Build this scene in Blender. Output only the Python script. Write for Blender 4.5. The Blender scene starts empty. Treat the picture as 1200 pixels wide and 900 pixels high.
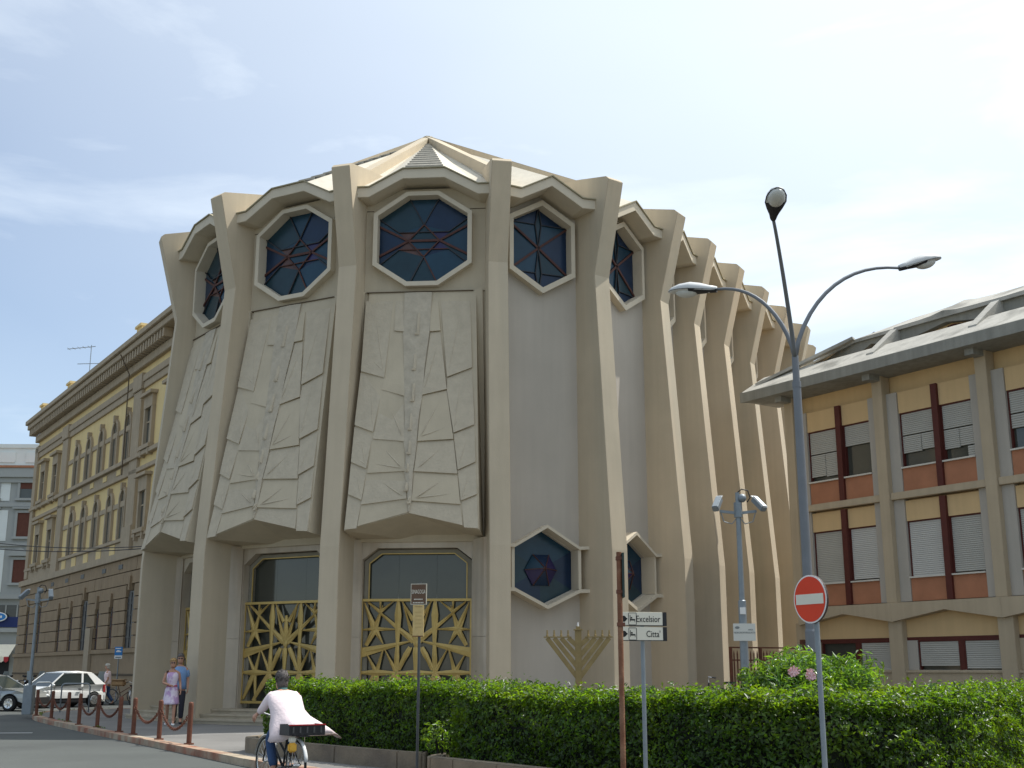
import bpy, bmesh, math, random
import numpy as np
from math import sin, cos, tan, pi, radians, atan2, sqrt, hypot
from mathutils import Vector, Matrix, geometry
random.seed(7); rng = np.random.default_rng(11)

# ------------------------------------------------------------------ camera, sky, sun, exposure
scene = bpy.context.scene
C = scene.collection
PITCH = math.atan(334/1400)
cam_data = bpy.data.cameras.new('camera'); cam = bpy.data.objects.new('camera', cam_data); C.objects.link(cam)
cam.location = (0, 0, 1.6); cam.rotation_euler = (pi/2 + PITCH, 0, 0)
cam_data.sensor_width = 36; cam_data.lens = 42.0; cam_data.clip_end = 6000; cam_data.clip_start = .1
scene.camera = cam

SUN_EL, SUN_AZ = radians(60), radians(25)             # azimuth from +X towards +Y
sun_dir = Vector((cos(SUN_EL)*cos(SUN_AZ), cos(SUN_EL)*sin(SUN_AZ), sin(SUN_EL)))
world = bpy.data.worlds.new('World'); scene.world = world; world.use_nodes = True
wn, wl = world.node_tree.nodes, world.node_tree.links
wn.clear()
def WN(t, **k):
    n = wn.new(t)
    for a, b in k.items(): setattr(n, a, b)
    return n
w_out = WN('ShaderNodeOutputWorld'); w_bg = WN('ShaderNodeBackground')
sky = WN('ShaderNodeTexSky'); sky.sky_type = 'NISHITA'; sky.sun_disc = False
sky.sun_elevation = SUN_EL; sky.sun_rotation = pi/2 - SUN_AZ
sky.air_density = 1.0; sky.dust_density = .4; sky.ozone_density = 1.6
w_bg.inputs['Strength'].default_value = .14
tc = WN('ShaderNodeTexCoord')
mp = WN('ShaderNodeMapping'); mp.inputs['Scale'].default_value = (1.1, 1.1, 4.2); mp.inputs['Rotation'].default_value = (0.0, .22, .5)
nz = WN('ShaderNodeTexNoise'); nz.inputs['Scale'].default_value = 2.1; nz.inputs['Detail'].default_value = 9; nz.inputs['Roughness'].default_value = .56
nz.inputs['Distortion'].default_value = .35
rp = WN('ShaderNodeValToRGB'); rp.color_ramp.elements[0].position = .50; rp.color_ramp.elements[1].position = .82
rp.color_ramp.elements[1].color = (.6, .6, .6, 1)
mp.inputs['Location'].default_value = (0, 0, -.30)
mpb = WN('ShaderNodeMapping'); mpb.inputs['Scale'].default_value = (1, 1, 2.0); mpb.inputs['Location'].default_value = (.3, .1, .2)
nzb = WN('ShaderNodeTexNoise'); nzb.inputs['Scale'].default_value = 1.3; nzb.inputs['Detail'].default_value = 4
dt = WN('ShaderNodeVectorMath', operation='DOT_PRODUCT'); dt.inputs[1].default_value = sun_dir
nrm = WN('ShaderNodeVectorMath', operation='NORMALIZE')
mr = WN('ShaderNodeMapRange'); mr.inputs['From Min'].default_value = .25; mr.inputs['From Max'].default_value = .88
mr.inputs['To Min'].default_value = .15; mr.inputs['To Max'].default_value = .95
mul = WN('ShaderNodeMath', operation='MULTIPLY_ADD'); mul.inputs[1].default_value = .3
add2 = WN('ShaderNodeMath', operation='ADD', use_clamp=True)
mixc = WN('ShaderNodeMix', data_type='RGBA'); mixc.inputs[7].default_value = (7.6, 8.3, 8.9, 1)
wl.new(tc.outputs['Generated'], mp.inputs['Vector']); wl.new(mp.outputs['Vector'], nz.inputs['Vector'])
wl.new(tc.outputs['Generated'], mpb.inputs['Vector']); wl.new(mpb.outputs['Vector'], nzb.inputs['Vector'])
wl.new(nz.outputs['Fac'], rp.inputs['Fac'])
wl.new(tc.outputs['Generated'], nrm.inputs[0]); wl.new(nrm.outputs['Vector'], dt.inputs[0])
wl.new(dt.outputs['Value'], mr.inputs['Value'])
wl.new(nzb.outputs['Fac'], mul.inputs[0]); mul.inputs[2].default_value = -.13
wl.new(mr.outputs['Result'], add2.inputs[0]); 
m3 = WN('ShaderNodeMath', operation='ADD', use_clamp=True)
wl.new(mul.outputs[0], m3.inputs[0]); wl.new(rp.outputs['Color'], m3.inputs[1]); wl.new(m3.outputs[0], add2.inputs[1])
wl.new(add2.outputs[0], mixc.inputs[0]); wl.new(sky.outputs['Color'], mixc.inputs[6])
wl.new(mixc.outputs[2], w_bg.inputs['Color']); wl.new(w_bg.outputs[0], w_out.inputs[0])

sun_data = bpy.data.lights.new('sun', 'SUN'); sun_data.energy = 5.0; sun_data.angle = radians(.53); sun_data.color = (1, .975, .925)
sun = bpy.data.objects.new('sun', sun_data); C.objects.link(sun)
sun.rotation_euler = (-sun_dir).to_track_quat('-Z', 'Y').to_euler()
vs = scene.view_settings; vs.view_transform = 'Standard'; vs.look = 'None'; vs.exposure = .06; vs.gamma = 1; vs.use_curve_mapping = False

def gx(px, Y): return (px-600)/1439*Y                  # metres sideways of a picture column at distance Y

# ------------------------------------------------------------------ materials
MATS = {}
def mat(name, col, rough=.8, var=.12, scale=1.5, bump=0, bscale=25, metallic=0, streak=0, island=0, spec=.3, col2=None, c2lo=.5, c2hi=.75, coat=0):
    if name in MATS: return MATS[name]
    m = bpy.data.materials.new(name); m.use_nodes = True; MATS[name] = m
    n, l = m.node_tree.nodes, m.node_tree.links; b = n['Principled BSDF']
    b.inputs['Roughness'].default_value = rough; b.inputs['Metallic'].default_value = metallic
    b.inputs['Specular IOR Level'].default_value = spec
    if coat: b.inputs['Coat Weight'].default_value = coat; b.inputs['Coat Roughness'].default_value = .08
    g = n.new('ShaderNodeNewGeometry')
    src = None
    t = n.new('ShaderNodeTexNoise'); t.inputs['Scale'].default_value = scale; t.inputs['Detail'].default_value = 6; t.inputs['Roughness'].default_value = .6
    l.new(g.outputs['Position'], t.inputs['Vector'])
    hs = n.new('ShaderNodeHueSaturation'); hs.inputs['Color'].default_value = (*col, 1)
    r = n.new('ShaderNodeMapRange'); r.inputs['From Min'].default_value = .25; r.inputs['From Max'].default_value = .75
    r.inputs['To Min'].default_value = 1-var; r.inputs['To Max'].default_value = 1+var
    l.new(t.outputs['Fac'], r.inputs['Value']); val = r.outputs['Result']
    if col2:
        t3 = n.new('ShaderNodeTexNoise'); t3.inputs['Scale'].default_value = scale*.6; t3.inputs['Detail'].default_value = 8
        mpp = n.new('ShaderNodeMapping'); mpp.inputs['Location'].default_value = (13, 7, 3); l.new(g.outputs['Position'], mpp.inputs['Vector'])
        if streak: mpp.inputs['Scale'].default_value = (1, 1, .15)
        l.new(mpp.outputs['Vector'], t3.inputs['Vector'])
        rr = n.new('ShaderNodeMapRange'); rr.inputs['From Min'].default_value = c2lo; rr.inputs['From Max'].default_value = c2hi
        l.new(t3.outputs['Fac'], rr.inputs['Value'])
        mx = n.new('ShaderNodeMix'); mx.data_type = 'RGBA'; mx.inputs[6].default_value = (*col, 1); mx.inputs[7].default_value = (*col2, 1)
        l.new(rr.outputs['Result'], mx.inputs[0]); l.new(mx.outputs[2], hs.inputs['Color'])
    if streak:
        mp_ = n.new('ShaderNodeMapping'); mp_.inputs['Scale'].default_value = (3.5, 3.5, .16); l.new(g.outputs['Position'], mp_.inputs['Vector'])
        t2 = n.new('ShaderNodeTexNoise'); t2.inputs['Scale'].default_value = 1.6; t2.inputs['Detail'].default_value = 5; l.new(mp_.outputs['Vector'], t2.inputs['Vector'])
        r2 = n.new('ShaderNodeMapRange'); r2.inputs['From Min'].default_value = .35; r2.inputs['From Max'].default_value = .7
        r2.inputs['To Min'].default_value = 1; r2.inputs['To Max'].default_value = 1-streak
        l.new(t2.outputs['Fac'], r2.inputs['Value'])
        mm = n.new('ShaderNodeMath'); mm.operation = 'MULTIPLY'; l.new(val, mm.inputs[0]); l.new(r2.outputs['Result'], mm.inputs[1]); val = mm.outputs[0]
    if island:
        r4 = n.new('ShaderNodeMapRange'); r4.inputs['To Min'].default_value = 1-island; r4.inputs['To Max'].default_value = 1+island
        l.new(g.outputs['Random Per Island'], r4.inputs['Value'])
        mm = n.new('ShaderNodeMath'); mm.operation = 'MULTIPLY'; l.new(val, mm.inputs[0]); l.new(r4.outputs['Result'], mm.inputs[1]); val = mm.outputs[0]
        rh = n.new('ShaderNodeMapRange'); rh.inputs['To Min'].default_value = .49; rh.inputs['To Max'].default_value = .51
        l.new(g.outputs['Random Per Island'], rh.inputs['Value']); l.new(rh.outputs['Result'], hs.inputs['Hue'])
    l.new(val, hs.inputs['Value']); l.new(hs.outputs['Color'], b.inputs['Base Color'])
    if bump:
        tb = n.new('ShaderNodeTexNoise'); tb.inputs['Scale'].default_value = bscale; tb.inputs['Detail'].default_value = 5; l.new(g.outputs['Position'], tb.inputs['Vector'])
        bp = n.new('ShaderNodeBump'); bp.inputs['Strength'].default_value = bump; bp.inputs['Distance'].default_value = .02
        l.new(tb.outputs['Fac'], bp.inputs['Height']); l.new(bp.outputs['Normal'], b.inputs['Normal'])
    return m
def leafmat(name, col, island=.4, rough=.38, trans=.35):
    m = mat(name, col, rough, .30, 2.6, island=island, spec=.5, col2=(col[0]*1.6, col[1]*1.35, col[2]*1.2), c2lo=.48, c2hi=.66)
    n, l = m.node_tree.nodes, m.node_tree.links; b = n['Principled BSDF']; out = n['Material Output']
    tr = n.new('ShaderNodeBsdfTranslucent'); ms = n.new('ShaderNodeMixShader'); ms.inputs[0].default_value = trans
    hs = [x for x in n if x.type == 'HUE_SAT'][0]
    gm = n.new('ShaderNodeMix'); gm.data_type = 'RGBA'; gm.blend_type = 'MULTIPLY'; gm.inputs[0].default_value = 1; gm.inputs[7].default_value = (3.4, 3.0, .7, 1)
    l.new(hs.outputs['Color'], gm.inputs[6]); l.new(gm.outputs[2], tr.inputs['Color'])
    l.new(b.outputs[0], ms.inputs[1]); l.new(tr.outputs[0], ms.inputs[2]); l.new(ms.outputs[0], out.inputs['Surface'])
    return m

conc = mat('cream_concrete', (.54, .452, .325), .85, .07, .7, .25, 40, streak=.06, col2=(.43, .385, .29), c2lo=.5, c2hi=.8)
conc2 = mat('trim_concrete', (.60, .53, .41), .85, .06, 1.2, .2, 40, streak=.04)
plaster = mat('wall_plaster', (.50, .45, .38), .9, .06, .5, .2, 30, streak=.05, col2=(.42, .375, .31), c2lo=.5, c2hi=.85)
relief_m = mat('relief_concrete', (.51, .435, .315), .85, .08, 1.1, .3, 18, streak=.05)
plate_m = mat('relief_plate_concrete', (.50, .43, .32), .85, .09, 4, .7, 14, streak=.04)
marble = mat('veined_marble', (.55, .48, .38), .45, .14, 1.2, .1, 10, col2=(.34, .24, .14), c2lo=.46, c2hi=.72, streak=.12)
gold = mat('gold_paint', (.54, .385, .13), .42, .12, 3, .15, 30, metallic=.25)
glass_dk = mat('dark_glass', (.06, .062, .05), .07, .15, .8, spec=.6)
glass_sh = mat('shop_glass', (.05, .055, .055), .15, .2, 1, spec=.5)
blue1 = mat('blue_glass', (.012, .045, .075), .25, .3, 1.2, island=0, spec=.35)
blue2 = mat('deep_blue_glass', (.009, .026, .06), .25, .3, 1.2, spec=.35)
teal = mat('teal_glass', (.014, .04, .054), .25, .3, 1.2, spec=.35)
purple = mat('purple_glass', (.03, .022, .08), .2, .3, 1.2, spec=.4)
redgl = mat('red_glass', (.11, .06, .05), .25, .3, 2)
redbar = mat('red_painted_bar', (.085, .034, .026), .55, .2, 6)
leadbar = mat('lead_bar', (.035, .035, .04), .5, .2, 6)
roof_m = mat('roof_membrane', (.60, .55, .45), .8, .1, .8, .2, 20, streak=.1)
tile_m = mat('roof_slate', (.40, .37, .31), .8, .2, 5, .4, 20)
stepstone = mat('step_stone', (.42, .36, .265), .8, .15, 3, .3, 30)
asphalt = mat('asphalt', (.092, .098, .09), .85, .15, .35, .6, 90, col2=(.07, .073, .07), c2lo=.45, c2hi=.7)
paving = mat('paving_asphalt', (.20, .19, .175), .9, .15, .6, .5, 70, col2=(.15, .145, .135))
kerbm = mat('kerb_stone', (.40, .33, .24), .85, .25, 2.5, .4, 40, col2=(.30, .13, .08), c2lo=.42, c2hi=.62)
planter_m = mat('planter_concrete', (.22, .18, .13), .9, .25, 2.2, .6, 30, col2=(.12, .10, .08))
soil = mat('soil', (.10, .075, .05), .95, .3, 4, .6, 30)
rust = mat('rusty_brown_paint', (.15, .058, .034), .7, .25, 9, .3, 60, col2=(.11, .045, .03))
rustpole = mat('rusted_pole', (.20, .085, .045), .75, .35, 7, .5, 60, col2=(.30, .17, .10))
galv = mat('galvanised_steel', (.25, .28, .30), .5, .1, 8, .1, 60, metallic=.4)
lampgrey = mat('lamp_post_paint', (.19, .20, .215), .55, .12, 2, .05, 40)
darkm = mat('black_plastic', (.022, .022, .024), .45, .2, 6)
whitep = mat('white_paint', (.80, .79, .76), .35, .04, 2)
redsign = mat('red_sign', (.72, .05, .012), .4, .05, 4)
yellow = mat('ochre_render', (.66, .46, .235), .9, .06, .5, .15, 30, streak=.06)
yellow2 = mat('yellow_render', (.76, .58, .28), .9, .06, .5, .15, 30, streak=.08)
beige = mat('beige_frame_render', (.48, .385, .26), .9, .07, .8, .2, 30, streak=.1)
beigeg = mat('grey_side_panel', (.45, .405, .34), .9, .06, .8, .2, 30, streak=.08)
brick_r = mat('terracotta_panel', (.42, .185, .10), .9, .12, 2, .3, 40)
maroon = mat('maroon_steel', (.095, .022, .016), .55, .15, 4)
shutter = mat('grey_shutter', (.44, .42, .365), .7, .05, 2)
shutter_l = mat('pale_shutter', (.54, .52, .47), .7, .05, 2)
sillm = mat('white_sill', (.62, .58, .50), .7, .08, 3)
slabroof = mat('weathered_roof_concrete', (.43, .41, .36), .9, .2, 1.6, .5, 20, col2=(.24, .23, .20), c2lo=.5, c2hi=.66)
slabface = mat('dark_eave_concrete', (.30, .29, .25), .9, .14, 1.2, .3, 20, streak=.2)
stonegr = mat('grey_sandstone', (.42, .335, .23), .9, .1, 1.6, .3, 25, streak=.12)
rustic = mat('rusticated_sandstone', (.32, .23, .14), .9, .13, 1.4, .5, 20, streak=.1)
groove = mat('dark_joint', (.12, .09, .06), .95, .1, 2)
winglass = mat('old_window_glass', (.07, .08, .075), .15, .2, .7, spec=.5)
winred = mat('brown_shutter_red', (.12, .045, .03), .8, .15, 3)
greywall = mat('blue_grey_render', (.36, .37, .35), .9, .05, .5, .1, 20)
whitewall = mat('white_render', (.70, .73, .70), .9, .04, .5, .1, 20)
carwhite = mat('white_car_paint', (.80, .80, .77), .25, .02, 1, coat=.8)
carsilver = mat('silver_car_paint', (.36, .38, .38), .3, .03, 1, metallic=.5, coat=.8)
carglass = mat('car_glass', (.025, .035, .035), .05, .1, 1, spec=.7)
rubber = mat('rubber', (.02, .02, .02), .8, .1, 5)
chrome = mat('chrome', (.6, .6, .6), .2, .05, 3, metallic=.9)
skin = mat('skin', (.50, .27, .18), .5, .05, 6)
hairgrey = mat('grey_brown_hair', (.15, .13, .12), .8, .3, 60, .8, 160)
hairblond = mat('blond_hair', (.42, .27, .12), .7, .3, 40, .6, 140)
hairwhite = mat('white_hair', (.6, .57, .5), .8, .15, 40)
coatpink = mat('pale_pink_coat', (.80, .67, .67), .85, .04, 6, .3, 30)
dressm = mat('patterned_dress', (.72, .62, .70), .85, .1, 9, col2=(.50, .32, .52), c2lo=.45, c2hi=.55)
blueshirt = mat('blue_shirt', (.20, .33, .55), .85, .08, 8)
pinkshirt = mat('white_pink_shirt', (.82, .66, .66), .85, .08, 8)
jeans = mat('blue_jeans', (.05, .09, .19), .9, .12, 8)
darktrouser = mat('dark_trousers', (.03, .03, .04), .9, .1, 8)
hedge_m = leafmat('hedge_leaf', (.047, .095, .012), .55, trans=.5)
bush_m = leafmat('oleander_leaf', (.085, .17, .04), .45, .3)
petal = mat('pink_petal', (.82, .55, .56), .7, .15, 20)
stem_shade = mat('stem_and_shade_core', (.012, .016, .008), .95, .3, 9, .8, 30)  # bush stems; also the near-black added core standing in for shade inside hedges
menorah_m = mat('weathered_bronze_gold', (.29, .215, .095), .55, .2, 6, .2, 60, metallic=.3)
orangem = mat('orange_cloth', (.75, .42, .06), .8, .1, 6)
redm = mat('red_trim', (.42, .03, .035), .6, .1, 6)
bluesg = mat('blue_sign', (.03, .20, .50), .4, .05, 4)
brownsg = mat('brown_sign', (.13, .075, .045), .6, .15, 8)
creamsg = mat('faded_cream_sign', (.60, .44, .19), .6, .12, 10)
signcream = mat('cream_sign_face', (.74, .70, .58), .5, .04, 4)
blackm = mat('black_print', (.02, .02, .02), .7, .05, 4)
awning = mat('cream_awning', (.85, .78, .62), .8, .06, 4)

# ------------------------------------------------------------------ mesh helpers
class MB:
    def __init__(s): s.v = []; s.f = []
    def poly(s, pts):
        i = len(s.v); s.v += [tuple(p) for p in pts]; s.f.append(tuple(range(i, i+len(pts)))); return s
    def prism(s, pts, vec):
        n = len(pts); i = len(s.v); vec = Vector(vec)
        s.v += [tuple(p) for p in pts] + [tuple(Vector(p)+vec) for p in pts]
        s.f.append(tuple(range(i, i+n))[::-1]); s.f.append(tuple(range(i+n, i+2*n)))
        for k in range(n): a, b = i+k, i+(k+1) % n; s.f.append((a, b, b+n, a+n))
        return s
    def box(s, x0, x1, y0, y1, z0, z1):
        return s.prism([(x0, y0, z0), (x1, y0, z0), (x1, y1, z0), (x0, y1, z0)], (0, 0, z1-z0))
    def bar(s, a, b, w, d, up=(0, 0, 1)):
        a, b = Vector(a), Vector(b); ax = (b-a).normalized(); up = Vector(up)
        if abs(ax.dot(up)) > .98: up = Vector((0, 1, 0))
        sd = ax.cross(up).normalized(); u = sd.cross(ax).normalized()
        return s.prism([a-sd*w/2-u*d/2, a+sd*w/2-u*d/2, a+sd*w/2+u*d/2, a-sd*w/2+u*d/2], b-a)
    def tube(s, pts, rad, seg=10, cap=True):
        pts = [Vector(p) for p in pts]; n = len(pts)
        if not hasattr(rad, '__len__'): rad = [rad]*n
        i = len(s.v); prev = None
        for k, p in enumerate(pts):
            d = (pts[min(k+1, n-1)]-pts[max(k-1, 0)]).normalized()
            if prev is None:
                r = Vector((1, 0, 0)) if abs(d.x) < .9 else Vector((0, 1, 0))
                sd = d.cross(r).normalized()
            else:
                sd = (prev - d*prev.dot(d)).normalized()
            prev = sd; u = d.cross(sd)
            for q in range(seg):
                a = 2*pi*q/seg; s.v.append(tuple(p+(sd*cos(a)+u*sin(a))*rad[k]))
        for k in range(n-1):
            for q in range(seg):
                a = i+k*seg+q; b = i+k*seg+(q+1) % seg; s.f.append((a, b, b+seg, a+seg))
        if cap: s.f.append(tuple(range(i, i+seg))[::-1]); s.f.append(tuple(range(i+(n-1)*seg, i+n*seg)))
        return s
    def rings(s, rs, cap=True, closed=False):
        i = len(s.v); m = len(rs[0])
        for r in rs: s.v += [tuple(p) for p in r]
        n = len(rs)
        for k in range(n if closed else n-1):
            for q in range(m):
                a = i+k*m+q; b = i+k*m+(q+1) % m; c_ = i+((k+1) % n)*m+(q+1) % m; d = i+((k+1) % n)*m+q
                s.f.append((a, b, c_, d))
        if cap and not closed: s.f.append(tuple(range(i, i+m))[::-1]); s.f.append(tuple(range(i+(n-1)*m, i+n*m)))
        return s
    def ell(s, c, r, seg=12, rn=8):
        rs = []
        for k in range(rn+1):
            a = -pi/2+pi*k/rn*.98+.03; rs.append([(c[0]+r[0]*cos(a)*cos(2*pi*q/seg), c[1]+r[1]*cos(a)*sin(2*pi*q/seg), c[2]+r[2]*sin(a)) for q in range(seg)])
        return s.rings(rs)
    def torus(s, c, R, r, axis='y', seg=24, sg=8):
        rs = []
        for k in range(seg):
            a = 2*pi*k/seg; ring = []
            for q in range(sg):
                b = 2*pi*q/sg; rr = R+r*cos(b); h = r*sin(b)
                ring.append((c[0]+rr*cos(a), c[1]+h, c[2]+rr*sin(a)) if axis == 'y' else (c[0]+rr*cos(a), c[1]+rr*sin(a), c[2]+h))
            rs.append(ring)
        return s.rings(rs, closed=True)
    def mesh(s, name, m, smooth=False, bevel=0):
        me = bpy.data.meshes.new(name); me.from_pydata(s.v, [], s.f)
        bm = bmesh.new(); bm.from_mesh(me)
        if bevel:
            es = [e for e in bm.edges if e.is_manifold and e.calc_face_angle(0) > .5]
            try: bmesh.ops.bevel(bm, geom=es, offset=bevel, segments=2, affect='EDGES', clamp_overlap=True)
            except Exception: pass
        bmesh.ops.recalc_face_normals(bm, faces=bm.faces); bm.to_mesh(me); bm.free()
        if smooth:
            for p in me.polygons: p.use_smooth = True
        me.materials.append(m); return me
    def build(s, name, m, parent=None, smooth=False, bevel=0, loc=None, rz=0):
        return link(name, s.mesh(name, m, smooth, bevel), parent, loc, rz)
def link(name, me, parent=None, loc=None, rz=0):
    o = bpy.data.objects.new(name, me); C.objects.link(o)
    if parent: o.parent = parent
    if loc is not None: o.location = loc
    if rz: o.rotation_euler = (0, 0, rz)
    return o
def tag(o, label=None, cat=None, group=None, kind=None):
    if label: o['label'] = label
    if cat: o['category'] = cat
    if group: o['group'] = group
    if kind: o['kind'] = kind
    return o
def thing(name, label, cat, loc=(0, 0, 0), rz=0, group=None):
    o = bpy.data.objects.new(name, None); C.objects.link(o); o.location = loc; o.rotation_euler = (0, 0, rz); o.empty_display_size = .3
    return tag(o, label, cat, group)
def kids(o): return [c for c in C.objects if c.parent == o]
def copy_tree(o, parent=None, table=None):
    if table is None:
        table = {}
        for x in C.objects:
            if x.parent: table.setdefault(x.parent.name, []).append(x)
    c = o.copy(); C.objects.link(c); c.parent = parent
    for ch in table.get(o.name, []): copy_tree(ch, c, table)
    return c
def text_mesh(s, size, m, depth=.002, align='CENTER', squeeze=1):
    cu = bpy.data.curves.new('lettering', 'FONT'); cu.body = s; cu.size = size; cu.extrude = depth; cu.align_x = align; cu.align_y = 'CENTER'
    cu.resolution_u = 2; o = bpy.data.objects.new('tmp', cu); C.objects.link(o)
    dg = bpy.context.evaluated_depsgraph_get(); me = bpy.data.meshes.new_from_object(o.evaluated_get(dg))
    bpy.data.objects.remove(o); me.transform(Matrix.Rotation(pi/2, 4, 'X') @ Matrix.Diagonal((squeeze, 1, 1, 1))); me.materials.clear(); me.materials.append(m); return me
def holed(name, outer, holes, y0, y1, m, parent, loc=None, rz=0):
    """a slab in the local x-z plane from y0 to y1, with openings"""
    mb = MB(); pts = [list(outer)]+[list(h) for h in holes]
    tri = geometry.tessellate_polygon([[Vector((a, b, 0)) for a, b in p] for p in pts])
    flat = [q for p in pts for q in p]; n = len(flat)
    mb.v = [(a, y0, b) for a, b in flat]+[(a, y1, b) for a, b in flat]
    for t in tri: mb.f.append(tuple(t)); mb.f.append(tuple(i+n for i in t[::-1]))
    k = 0
    for p in pts:
        for i in range(len(p)): a, b = k+i, k+(i+1) % len(p); mb.f.append((a, b, b+n, a+n))
        k += len(p)
    return mb.build(name, m, parent, loc=loc, rz=rz)

# ================================================================== GROUND
g = MB(); g.poly([(-400, -60, 0), (400, -60, 0), (400, 900, 0), (-400, 900, 0)]); o = g.build('road', asphalt); tag(o, kind='structure')
def smooth_path(p, n=6):
    out = []
    P = [Vector((*q, 0)) if len(q) == 2 else Vector(q) for q in p]
    for i in range(len(P)-1):
        p0, p1, p2, p3 = P[max(i-1, 0)], P[i], P[i+1], P[min(i+2, len(P)-1)]
        for k in range(n):
            t = k/n; out.append(.5*((2*p1)+(p2-p0)*t+(2*p0-5*p1+4*p2-p3)*t*t+(3*p1-p0-3*p2+p3)*t**3))
    out.append(P[-1]); return out
kerb_pts = [(-9, 50.5), (-13.5, 49.0), (-16.4, 45.8), (-16.6, 43.4), (-15.2, 39.5), (-11.2, 32.4), (-8.2, 27.3), (-6.0, 23.6), (-4.2, 20.6), (-2.6, 18.3), (-1.3, 16.6), (.1, 14.9), (1.6, 13.1), (3.4, 11.9), (5.4, 12.4), (7.2, 14.2), (9.0, 17.4), (11, 21.5)]
kp = smooth_path(kerb_pts, 5)
pave_poly = [(p.x, p.y) for p in kp]+[(40, 60), (40, 90), (-4, 90), (-4, 62)]
def offset_path(path, d):
    out = []
    for i, p in enumerate(path):
        a = path[max(i-1, 0)]; b = path[min(i+1, len(path)-1)]; t = (b-a).normalized(); out.append(Vector((p.x-t.y*d, p.y+t.x*d, 0)))
    return out
tri = geometry.tessellate_polygon([[Vector((a, b, 0)) for a, b in pave_poly]])
pv = MB(); pv.v = [(a, b, .12) for a, b in pave_poly]; pv.f = [tuple(t) for t in tri]
o = pv.build('pavement', paving); tag(o, kind='structure')
# kerb stones as separate stones
inner = offset_path(kp, .26)
kerb = thing('kerb', 'pale worn kerb stones edging the pavement tip in front of the synagogue', 'kerb')
seglen = 0
dens = []
for i in range(len(kp)-1):
    L = (kp[i+1]-kp[i]).length; nn = max(1, round(L/.9))
    for k in range(nn): dens.append((kp[i].lerp(kp[i+1], k/nn), kp[i].lerp(kp[i+1], (k+1)/nn), inner[i].lerp(inner[i+1], k/nn), inner[i].lerp(inner[i+1], (k+1)/nn)))
for a, b, c_, d in dens:
    e = (b-a)*.008; z = .124+random.uniform(0, .006)
    mb = MB(); mb.prism([(a.x+e.x, a.y+e.y, -.05), (b.x-e.x, b.y-e.y, -.05), (d.x-e.x, d.y-e.y, -.05), (c_.x+e.x, c_.y+e.y, -.05)], (0, 0, z+.05)); mb.build('kerb_stone', kerbm, kerb)
mb = MB()
for (x, y, w, h, a) in [(-15.5, 31.5, 3.2, .14, .12)]:
    mb.prism([(x, y, .004), (x+w*cos(a), y+w*sin(a), .004), (x+w*cos(a)-h*sin(a), y+w*sin(a)+h*cos(a), .004), (x-h*sin(a), y+h*cos(a), .004)], (0, 0, .002))
o = mb.build('road_marking', whitep); tag(o, kind='structure')
# pale joints/slabs strip of pavement near the planter (concrete flags)
flag = mat('concrete_flag', (.33, .30, .25), .9, .12, 2, .4, 40)
# ================================================================== SYNAGOGUE
FR = radians(-29); MX, MY = -7.11, 33.62
syn = thing('synagogue', 'large cream concrete synagogue with flared vertical fins and octagonal blue windows', 'synagogue', (MX, MY, 0), FR)
half = [(2.4, 0), (6.72, 1.95), (9.0, 4.87), (9.72, 8.45), (9.72, 11.5), (9.72, 14.55), (9.72, 17.55), (9.72, 20.55), (9.72, 23.6), (9.0, 27.15), (6.72, 30.1), (2.4, 32.0)]
loop = half+[(-x, y) for x, y in reversed(half)]        # counter-clockwise seen from above
N = len(loop)
NB = []                                                  # bay normals
for i in range(N):
    a, b = Vector(loop[i]), Vector(loop[(i+1) % N]); t = (b-a); w = t.length; t.normalize()
    NB.append((a, b, (a+b)/2, t, Vector((t.y, -t.x)), w))
HT = 16.0
fin_prof = [(-.17, .12), (-.17, 4.85), (-.72, 13.05), (0, 15.88), (-.12, 16.0), (-1.65, 16.38), (-2.5, 16.55), (-2.5, .12)]
mb = MB(); mb.prism([(-.29, -r, z) for r, z in fin_prof], (.58, 0, 0)); fin_me = mb.mesh('fin', conc, bevel=.012)
APEX = (0, 8.3, 20.75); APEX2 = (0, 23.7, 20.75)
def apex_for(q): return (0, min(max(q, 8.3), 23.7), 20.75)
fin_n = []
for i in range(N):
    n = (NB[i][4]+NB[i-1][4]).normalized(); fin_n.append(n)
    p = loop[i]; ang = atan2(n.x, -n.y)                  # rotate local -y onto n
    link('fin', fin_me, syn, (p[0], p[1], 0), ang)
    s_ = Vector((p[0]-n.x*1.66, p[1]-n.y*1.66, 16.22)); ap = Vector(apex_for(p[1])); ap.z -= .17
    mb = MB(); mb.bar(s_, ap, .34, .34); mb.build('roof_rib', conc, syn, bevel=.01)
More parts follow.
